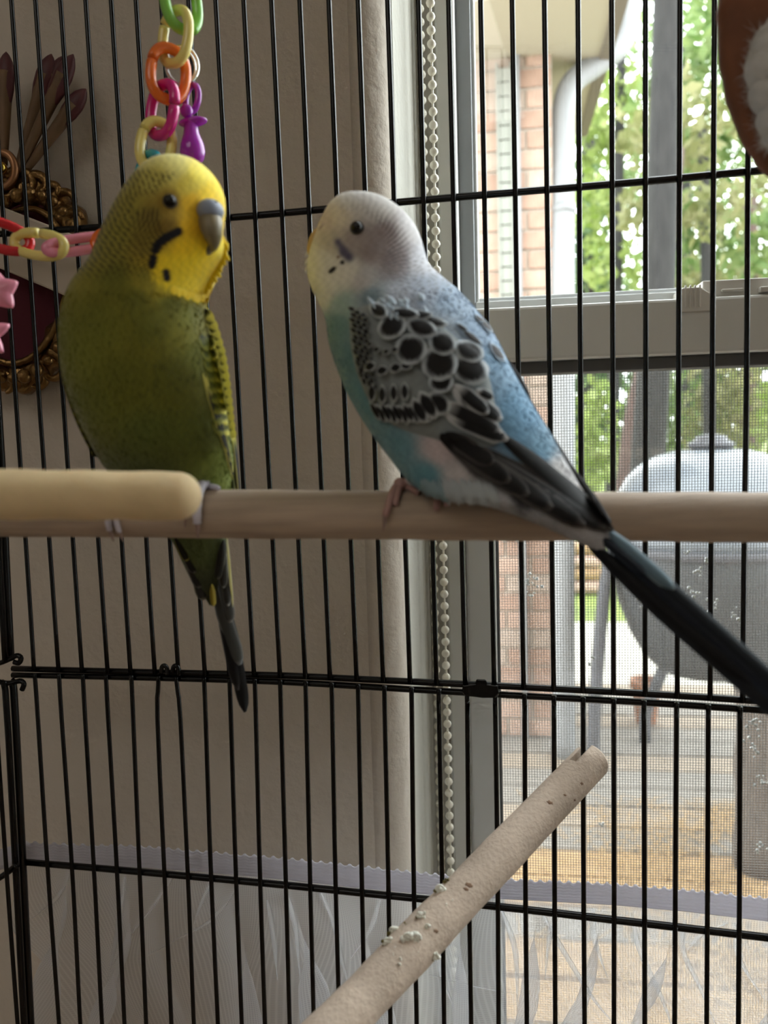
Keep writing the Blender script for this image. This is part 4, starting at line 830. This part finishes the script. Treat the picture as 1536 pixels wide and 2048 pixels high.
# ------------------------------------------------------------------ ornament on the wall
NW = .43
def wp(px, py, n): return wpt(px, py, n)
wo = thing('wall_ornament', wp(40, 790, .42), 'ornate bronze framed maroon wall ornament with carved feather plumes', 'wall ornament')
M_bronze = mat('bronze', (.23, .13, .045), .28, metal=.85, bump=.8, bscale=120, bdist=.003)
M_plume = mat('plume_wood', (.20, .115, .055), .55, mottle=.3, mscale=60); M_tip = mat('plume_red', (.085, .018, .022), .5)
M_velvet = mat('maroon_velvet', (.085, .008, .018), .9, sheen=.1); M_sash = mat('beige_plank', (.60, .52, .43), .7)
sw = .425 / F_PX
for i, (bx, by, tx, ty, hl, hw, n) in enumerate(((35, 340, 100, 118, 40, 17, .416), (38, 340, 142, 118, 44, 17, .410), (45, 335, 121, 122, 40, 15, .418), (48, 345, 166, 186, 34, 16, .412), (8, 330, 12, 114, 42, 16, .412), (-4, 330, -40, 120, 42, 16, .412))):
    A_, B_ = wp(bx, by, n), wp(tx, ty, n); d_ = B_ - A_; L_ = np.linalg.norm(d_); d_ = d_ / L_; sd_ = np.cross(d_, WN); m = MB()
    pts = [A_ + d_ * L_ * t for t in np.linspace(0, .86, 16)]; V, Fc = tube(pts, [sw * (7 + 8 * t) for t in np.linspace(0, 1, 16)], 10)
    m.add(V, Fc); p_ = make('plume', m, M_plume, wo)
    m = MB(); V, Fc = tube([B_ + d_ * sw * (10 - (2.3 * hl + 10) * (1 - t)) for t in np.linspace(0, 1, 18)], [sw * (hw + 3) * f for f in np.interp(np.linspace(0, 1, 18), [0, .12, .35, .6, .8, .93, 1], [.3, .72, .95, 1, .8, .42, .05])], 14); V = V - np.outer((V - A_) @ WN - 0, WN) * .35; m.add(V, Fc); make('plume_tip', m, M_tip, p_, label='dark red plume tip')
CX, CY, EX, EY, TL = 42, 572, 116, 186, .16
def el(a, fx=1, fy=1):
    x, y = EX * fx * math.cos(a), EY * fy * math.sin(a); return CX + x * math.cos(TL) + y * math.sin(TL), CY + x * math.sin(TL) * -1 * -1 - y * math.cos(TL)
m = MB(); t = np.linspace(0, 2 * math.pi, 120, endpoint=False)
m.add(*tube([wp(*el(a), .419) for a in t], [sw * (33 + 5 * math.sin(9 * a) + 3 * math.sin(23 * a)) for a in t], 12, closed=True))
make('oval_frame', m, M_bronze, wo)
m = MB(); m.add(*tube([wp(*el(a, .78, .84), .409) for a in t], sw * 7, 8, closed=True)); make('inner_rim', m, M_bronze, wo)
m = MB(); V = [wp(*el(a, .85, .9), .414) for a in t] + [wp(*el(a, .85, .9), .4295) for a in t]; k = len(t)
m.add(V, [tuple(range(k))[::-1]] + [(i, (i + 1) % k, k + (i + 1) % k, k + i) for i in range(k)]); make('velvet_panel', m, M_velvet, wo, smooth=False)
for i in range(26):
    a = 2 * math.pi * i / 26 + .1; x, y = el(a, 1.14, 1.09); m = MB()
    q = np.linspace(0, 4.4, 18); rr0 = 28 + 9 * math.sin(i * 2.1)
    m.add(*tube([wp(x + math.cos(b + a * 2) * rr0 * (1 - b / 7), y + math.sin(b + a * 2) * rr0 * (1 - b / 7), .413 - .001 * b) for b in q], [sw * (13 - 1.8 * b) for b in q], 8))
    make('scroll', m, M_bronze, wo)
for i in range(30):
    a = 2 * math.pi * i / 30; x, y = el(a, 1.0, 1.0); m = MB(); m.add(*ball(wp(x, y, .401), sw * random.uniform(9, 16), nu=10, nv=6)); make('boss', m, M_bronze, wo)
m = MB(); cs = ((-40, 396), (230, 502), (245, 640), (-40, 520)); V = [wp(x, y, n) for n in (.397, .405) for x, y in cs]
m.add(V, [(0, 1, 2, 3), (7, 6, 5, 4)] + [(i, 4 + i, 4 + (i + 1) % 4, (i + 1) % 4) for i in range(4)]); make('plank', m, M_sash, wo, smooth=False, bevel=.001, label='plain beige plank across the oval')
m = MB(); m.add(*tube([wp(6 + 24 * math.cos(a), 340 + 34 * math.sin(a), .408) for a in t], sw * 8, 10, closed=True)); make('ring', m, mat('copper_ring', (.35, .17, .08), .35, metal=.7), wo)
m = MB(); m.add(*ball(wp(1, 336, .404), sw * 13)); make('knob', m, mat('brass', (.55, .40, .08), .2, metal=1), wo, label='shiny brass knob')

# ------------------------------------------------------------------ outside the window
OUT = .80
def omat(name, col, *a, **k): return mat(name, tuple(c * OUT for c in col), *a, **k)
def slabW(name, mt, *a, **k): return make(name, MB().wbox(*a), mt, smooth=False, **k)
struct(slabW('ground_lawn', omat('grass_green', (.20, .27, .04), .9, mottle=.45, mscale=2.5, bump=.5, bscale=30), -30, 40, -.30, -.06, 5.4, 60))
struct(slabW('patio_slab', omat('pale_concrete', (.50, .47, .40), .9, mottle=.2, mscale=3), -8, 14, -.2, -.03, 4.0, 5.4))
deck = bpy.data.objects.new('floor_deck', None); COL.objects.link(deck); deck['kind'] = 'structure'; deck['label'] = 'weathered deck boards outside'; deck.location = Vector(W(.5, -.05, 2.3))
MD = [omat('deck_board_%s' % n, c, .8, stretch=(1, 8, 8), mottle=.35, mscale=9) for n, c in (('grey', (.26, .23, .195)), ('tan', (.33, .26, .19)), ('amber', (.42, .265, .125)))]
n = .63; i = 0
while n < 3.98:
    w_ = .135; mt = MD[2] if n < 2.35 and i % 3 else MD[(i * 7 + i // 3) % 2]
    make('deck_board', MB().wbox(-1.6, 4.6, -.035, random.uniform(-.004, 0), n, n + w_), mt, deck, smooth=False, bevel=.004); n += w_ + .012; i += 1
make('joist', MB().wbox(-1.6, 4.6, -.2, -.06, .7, .75), MD[0], deck, smooth=False); make('joist', MB().wbox(-1.6, 4.6, -.2, -.06, 3.9, 3.95), MD[0], deck, smooth=False)
# amber pine straw blown over the boards
STP = P(1518, 1770, 2.32)
m = MB()
for i in range(3600):
    a, b_ = random.gauss(.62, .34), random.gauss(2.15, .38)
    if b_ < .8: continue
    if math.hypot(*(W(a + .25, 0, b_) - STP)[:2]) < .14 or b_ > 2.72: continue
    c = W(a + .25, .004 + random.random() * .012, b_); t = random.uniform(0, math.pi); d_ = np.array([math.cos(t), math.sin(t), random.uniform(-.05, .05)]) * .05; q = np.array([-math.sin(t), math.cos(t), 0]) * .0016
    m.add([c - d_ - q, c - d_ + q, c + d_ + q, c + d_ - q], [(0, 1, 2, 3)])
o = make('pine_straw', m, omat('pine_straw', (.38, .24, .10), .8), smooth=False, kind='stuff'); tag(o, 'amber pine straw scattered over the near deck boards', 'pine straw')

# brick wing with corner trim, shutter, downspout and eave
DB = 3.2; nb = float(P(1040, 700, DB) @ WN); ub = lambda px: wu(px, nb)
U_R = ub(1112); U_L = ub(935)
bw = bpy.data.objects.new('wall_outside', None); COL.objects.link(bw); bw['kind'] = 'structure'; bw.location = Vector(W(U_L, 0, nb)); bw['label'] = 'pink brick house wing beyond the glass'
MBR = [omat('brick_%s' % n, c, .9, mottle=.2, mscale=25) for n, c in (('pink', (.54, .37, .285)), ('rose', (.46, .30, .225)), ('buff', (.50, .39, .315)))]
make('mortar', MB().wbox(U_L - .9, U_R - .006, -.05, 3.0, nb + .006, nb + .9), omat('mortar', (.52, .46, .39), .95), bw, smooth=False)
z = 0; row = 0; cache = {}
while z < 2.95:
    u = U_R; first = True
    while u > U_L - .35:
        l = .2 if not (first and row % 2) else .1; first = False
        key = (l, random.randrange(3))
        if key not in cache:
            cache[key] = make('brick', MB().wbox(u - l, u - .01, z, z + .064, nb - .004, nb + .05), MBR[key[1]], bw, smooth=False, bevel=.003); cache[key]['o'] = (u, z); ob = cache[key]
        else:
            src = cache[key]; ob = src.copy(); COL.objects.link(ob); du, dz = u - src['o'][0], z - src['o'][1]
            ob.location = src.location + Vector(WU * du + np.array([0, 0, dz]))
        u -= l
    z += .074; row += 1
for o in list(cache.values()): pass
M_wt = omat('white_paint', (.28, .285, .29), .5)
o = slabW('trim_2', M_wt, ub(1033), ub(1046), .0, 2.75, nb - .03, nb - .005); struct(o)
sh = thing('window_shutter', W(ub(1015), .9, nb), 'pale grey louvred shutter on the brick wing', 'shutter')
Msh = omat('grey_green_paint', (.30, .31, .27), .6)
make('shutter_frame', MB().wbox(ub(1000), ub(1004), .8, 2.6, nb - .03, nb - .005).wbox(ub(1027), ub(1031), .8, 2.6, nb - .03, nb - .005), Msh, sh, smooth=False)
z = .82; first = None
while z < 2.58:
    if first is None: first = make('slat', MB().wbox(ub(1003), ub(1028), z, z + .047, nb - .024, nb - .006), Msh, sh, smooth=False); z0s = z
    else: o = first.copy(); COL.objects.link(o); o.location = first.location + Vector((0, 0, z - z0s))
    z += .052
ds = thing('downspout', P(1128, 1500, DB), 'white downspout with curved elbow at the corner of the brick wing', 'downspout')
px_ = [(1128, 1520), (1127, 1100), (1126, 600), (1126, 300), (1128, 215), (1145, 165), (1190, 130), (1235, 95), (1255, 40), (1262, -60), (1262, -130)]
m = MB(); m.add(*tube(cat_rom([P(x, y, DB - .05) for x, y in px_], 70), .044, 14)); make('pipe', m, M_wt, ds)
for y in (1000, 420):
    m = MB(); m.add(*tube([P(1127, y + 8, DB - .05), P(1127, y - 8, DB - .05)], .048, 14)); make('strap', m, M_wt, ds)
ze = wz(1150, 105, nb); struct(slabW('roof_eave', omat('beige_soffit', (.40, .36, .26), .8), U_L - .6, ub(1222), ze, ze + .2, nb - .45, nb + .9))
struct(slabW('roof_fascia', omat('dark_fascia', (.16, .13, .10), .7), ub(1205), ub(1228), ze - .01, ze + .25, nb - .47, nb + .9))

# grill on the deck
DG = 3.0; gx = 1420; gc_ = P(gx, 1100, DG); sg = DG / F_PX
def gz(y): return float(P(gx, y, DG)[2])
gr = thing('kamado_grill', (gc_[0], gc_[1], 0), 'big grey egg shaped grill standing on the deck outside', 'grill')
M_gd = omat('grey_glaze', (.15, .17, .195), .38, coat=.3); M_gb = omat('charcoal_glaze', (.055, .058, .062), .6); M_gm = omat('dark_metal', (.07, .07, .08), .5)
lz = lambda prof: [(r * sg, gz(y) - gz(1100)) for r, y in prof]
m = MB(); m.add(*lathe(lz([(197, 1084), (196, 1060), (190, 1030), (178, 985), (160, 952), (136, 928), (105, 910), (70, 900), (40, 897)]), gc_, seg=48)); make('lid', m, M_gd, gr, label='pale grey domed lid')
m = MB(); m.add(*lathe(lz([(60, 1352), (100, 1342), (130, 1312), (156, 1265), (178, 1205), (194, 1140), (198, 1100), (197, 1088)]), gc_, seg=48)); make('bowl', m, M_gb, gr, label='dark charcoal bowl')
m = MB(); m.add(*lathe(lz([(200, 1096), (202, 1094), (202, 1080), (200, 1078)]), gc_, seg=48)); make('band', m, M_gm, gr)
m = MB(); m.add(*lathe(lz([(38, 898), (42, 893), (45, 889), (44, 886), (32, 880), (28, 872), (10, 868)]), gc_, seg=24)); make('vent_cap', m, M_gm, gr)
for (x0, y0), (x1, y1), (x2, y2), dd_ in (((1232, 1095), (1212, 1160), (1186, 1500), -.02), ((1590, 1095), (1640, 1160), (1660, 1490), -.02), ((1330, 1330), (1300, 1400), (1290, 1465), .25)):
    m = MB(); pts = cat_rom([P(x0, y0, DG + dd_), P(x1, y1, DG + dd_), P((x1 + x2) / 2 - 4, (y1 + y2) / 2, DG + dd_), P(x2, y2, DG + dd_)], 24); pts[-1][2] = 0
    m.add(*tube(pts, .024, 10)); make('leg', m, M_gm, gr)
pc = P(1292, 1400, 3.45); pc[2] = -.0
m = MB(); m.add(*lathe([(.04, 0), (.043, .01), (.058, .15), (.066, .15), (.066, .185), (.055, .185), (.053, .14)], pc, seg=24)); o = make('flower_pot', m, omat('terracotta', (.36, .16, .08), .8)); tag(o, 'small terracotta pot on the deck under the grill', 'flower pot')
pc = P(1518, 1770, 2.32); pc[2] = 0
m = MB(); m.add(*tube([pc + np.array([0, 0, h]) for h in np.linspace(0, .52, 8)], [.068 + .004 * math.sin(i * 2) for i in range(8)], 20)); o = make('wooden_post', m, omat('grey_bark', (.20, .16, .13), .9, stretch=(6, 6, 1), mottle=.5, mscale=14, bump=1, bscale=60, bdist=.01)); tag(o, 'short weathered wooden post on the near deck boards', 'post')
fs = thing('firewood_stack', P(1165, 1200, 6.4), 'small stack of orange brown split logs beyond the downspout', 'firewood')
base = P(1165, 1215, 6.4); base[2] = -.05
for r_ in range(4):
    for c_ in range(2):
        m = MB(); q = base + np.array([0, c_ * .12, .05 + r_ * .1]); m.add(*tube([q - WU * .15, q + WU * .15], [.05, .048], 8)); make('log', m, MD[2] if (r_ + c_) % 2 else MBR[0], fs)

# trees
def foliage(centers, n, size, c0, c1):
    m = MB(); V = np.empty((0, 3)); C = np.empty((0, 3)); allV = []; allC = []
    for (c, r) in centers:
        k = int(n * (r[0] * r[2])); d = RNG.normal(size=(k, 3)); d /= np.linalg.norm(d, axis=1)[:, None]; d *= RNG.random((k, 1)) ** .42
        p = np.asarray(c) + d * np.asarray(r); a = RNG.normal(size=(k, 3)); a /= np.linalg.norm(a, axis=1)[:, None]; b = np.cross(a, RNG.normal(size=(k, 3))); b /= np.linalg.norm(b, axis=1)[:, None]
        s_ = (size * RNG.uniform(.6, 1.4, (k, 1)))
        q = np.stack([p - a * s_, p + b * s_ * .5, p + a * s_, p - b * s_ * .5], 1).reshape(-1, 3)
        t = RNG.random((k, 1)); col = (np.asarray(c0) * (1 - t) + np.asarray(c1) * t) * OUT * 1.6; allV.append(q); allC.append(np.repeat(col, 4, 0))
    V = np.concatenate(allV); m.v = V.tolist(); m.c = np.concatenate(allC).tolist(); m.f = [(4 * i, 4 * i + 1, 4 * i + 2, 4 * i + 3) for i in range(len(V) // 4)]
    return m
M_leaf = mat('leaves', (.2, .4, .1), .7, vcol=True, trans=.45)
BK = {'grey': omat('bark_grey', (.024, .022, .021), .95, stretch=(5, 5, 1), mottle=.5, mscale=5), 'red': omat('bark_red', (.10, .06, .05), .95, stretch=(5, 5, 1), mottle=.4, mscale=5)}
G = {'pale': ((.10, .16, .05), (.22, .27, .13)), 'mid': ((.055, .105, .022), (.15, .19, .07)), 'lime': ((.12, .17, .03), (.22, .26, .09)), 'deep': ((.03, .07, .022), (.085, .13, .05)), 'olive': ((.10, .11, .035), (.20, .19, .09))}
def tree(name, label, d, trunk, rad, bark, crowns, g, n, size=.085, group=None):
    pts = [P(x, y, d) for x, y in trunk]; b = pts[0].copy(); b[2] = -.08; t = thing(name, b, label, 'tree', group)
    pts = [b] + pts; m = MB(); m.add(*tube(cat_rom(pts, 20), np.linspace(rad * 1.15, rad * .75, 20), 12)); make('trunk', m, BK[bark], t)
    cen = [(P(x, y, d + dz), np.array([rx, rx, rz]) * (d / F_PX)) for x, y, dz, rx, rz in crowns]
    make('foliage', foliage(cen, n, size, *G[g]), M_leaf, t, smooth=False, kind='stuff'); return t
tree('tall_tree', 'tall grey trunked tree, thickest trunk seen through the upper pane', 7.0, [(1292, 1000), (1318, 560), (1326, 300), (1334, 0), (1338, -260)], .135, 'grey',
     [(1330, -420, 0, 120, 60), (1300, 180, .2, 60, 30), (1400, -120, .3, 90, 50)], 'mid', 700)
tree('reddish_pine', 'reddish trunked tree leaning behind the sash rail left of the grill', 8.2, [(1250, 1060), (1268, 860), (1300, 700), (1330, 520), (1350, 300)], .12, 'red',
     [(1350, 250, .6, 130, 110), (1420, 420, .3, 90, 70), (1290, 420, .5, 80, 60)], 'olive', 950)
tree('slim_tree', 'slim pale trunked tree between downspout and thick trunk', 10.4, [(1222, 1000), (1232, 620), (1238, 300), (1243, 100)], .075, 'grey',
     [(1235, 210, .2, 90, 80), (1200, 420, .4, 70, 90), (1240, 540, .2, 80, 60), (1180, 300, .6, 60, 60)], 'lime', 950)
tree('leafy_tree', 'bright leafy tree in the right half of the upper pane', 9.5, [(1420, 1000), (1415, 600), (1405, 250)], .08, 'grey',
     [(1400, 120, 0, 100, 90), (1440, 300, .4, 110, 90), (1390, 460, .3, 90, 90), (1500, 200, .6, 90, 100), (1520, 480, .4, 100, 90), (1440, 30, .5, 110, 60)], 'mid', 950)
tree('far_tree', 'dark green tree right beside the white downspout', 12.5, [(1176, 960), (1172, 500), (1178, 250)], .13, 'grey',
     [(1180, 470, 0, 60, 160), (1190, 620, .3, 80, 90), (1175, 260, .4, 50, 80), (1210, 700, 0, 90, 90)], 'deep', 950)
tree('far_tree', 'pale olive tree far behind the grill', 14, [(1490, 950), (1500, 600), (1500, 400)], .15, 'red',
     [(1470, 560, 0, 130, 90), (1540, 640, .5, 140, 110), (1360, 600, .5, 100, 90), (1560, 380, .5, 90, 120)], 'olive', 950)
for i, (x, y, d, rx, rz, g, lab) in enumerate(((1190, 850, 9.3, 55, 130, 'lime', 'lime green bush just right of the downspout'), (1325, 830, 13.6, 95, 150, 'mid', 'mid green bush behind the reddish trunk'),
        (1450, 800, 11.8, 85, 140, 'olive', 'olive bush right behind the grill lid'), (1580, 850, 9.6, 75, 160, 'lime', 'yellow green bush at the right edge behind the grill'), (1262, 965, 8.8, 55, 60, 'mid', 'low green bush left of the grill'))):
    b = P(x, y, d); b[2] = -.06; t = thing('garden_bush', b, lab, 'bush')
    m = MB(); m.add(*tube([b, b + np.array([.05, 0, .5])], [.04, .02], 8)); make('stem', m, BK['grey'], t)
    make('foliage', foliage([(P(x, y + 30, d), np.array([rx, rx, rz]) * d / F_PX)], 1000, .09, *G[g]), M_leaf, t, smooth=False, kind='stuff')
tree('tall_backdrop_tree', 'tallest pale green tree filling the sky behind the thick trunk', 18.5, [(1380, 950), (1370, 500), (1360, 100)], .2, 'grey',
     [(1260, 90, 0, 90, 100), (1380, 60, .5, 100, 110), (1480, 120, .3, 100, 110), (1330, 330, .6, 110, 120), (1450, 380, 0, 110, 110), (1240, 330, .4, 80, 120), (1260, 540, .4, 110, 90), (1420, 560, .8, 110, 80), (1300, -80, .3, 110, 90), (1450, -90, .3, 110, 90)], 'pale', 330, .11)
# treeline closing the garden
for i, lab_ in enumerate(('pale hazy tree far behind the bush by the downspout', 'hazy tree far behind the reddish trunk', 'hazy olive tree far behind the grill, its crown above the lid', 'hazy far tree at the right edge behind the yellow green bush')):
    u, n_ = 2.0 + i * 4.6, 25 + (i % 2) * 1.6; b = W(u, -.06, n_); t = thing('treeline_tree', b, lab_, 'tree', 'treeline at the garden end')
    m = MB(); m.add(*tube([b, b + np.array([.1, 0, 4.5])], [.16, .1], 8)); make('trunk', m, BK['grey'], t)
    make('foliage', foliage([(b + np.array([0, 0, 2.0]), (2.1, 1.5, 2.1)), (b + np.array([.4, 0, 4.4]), (1.7, 1.4, 1.6))], 420, .17, *G[('deep', 'mid', 'olive')[i % 3]]), M_leaf, t, smooth=False, kind='stuff')
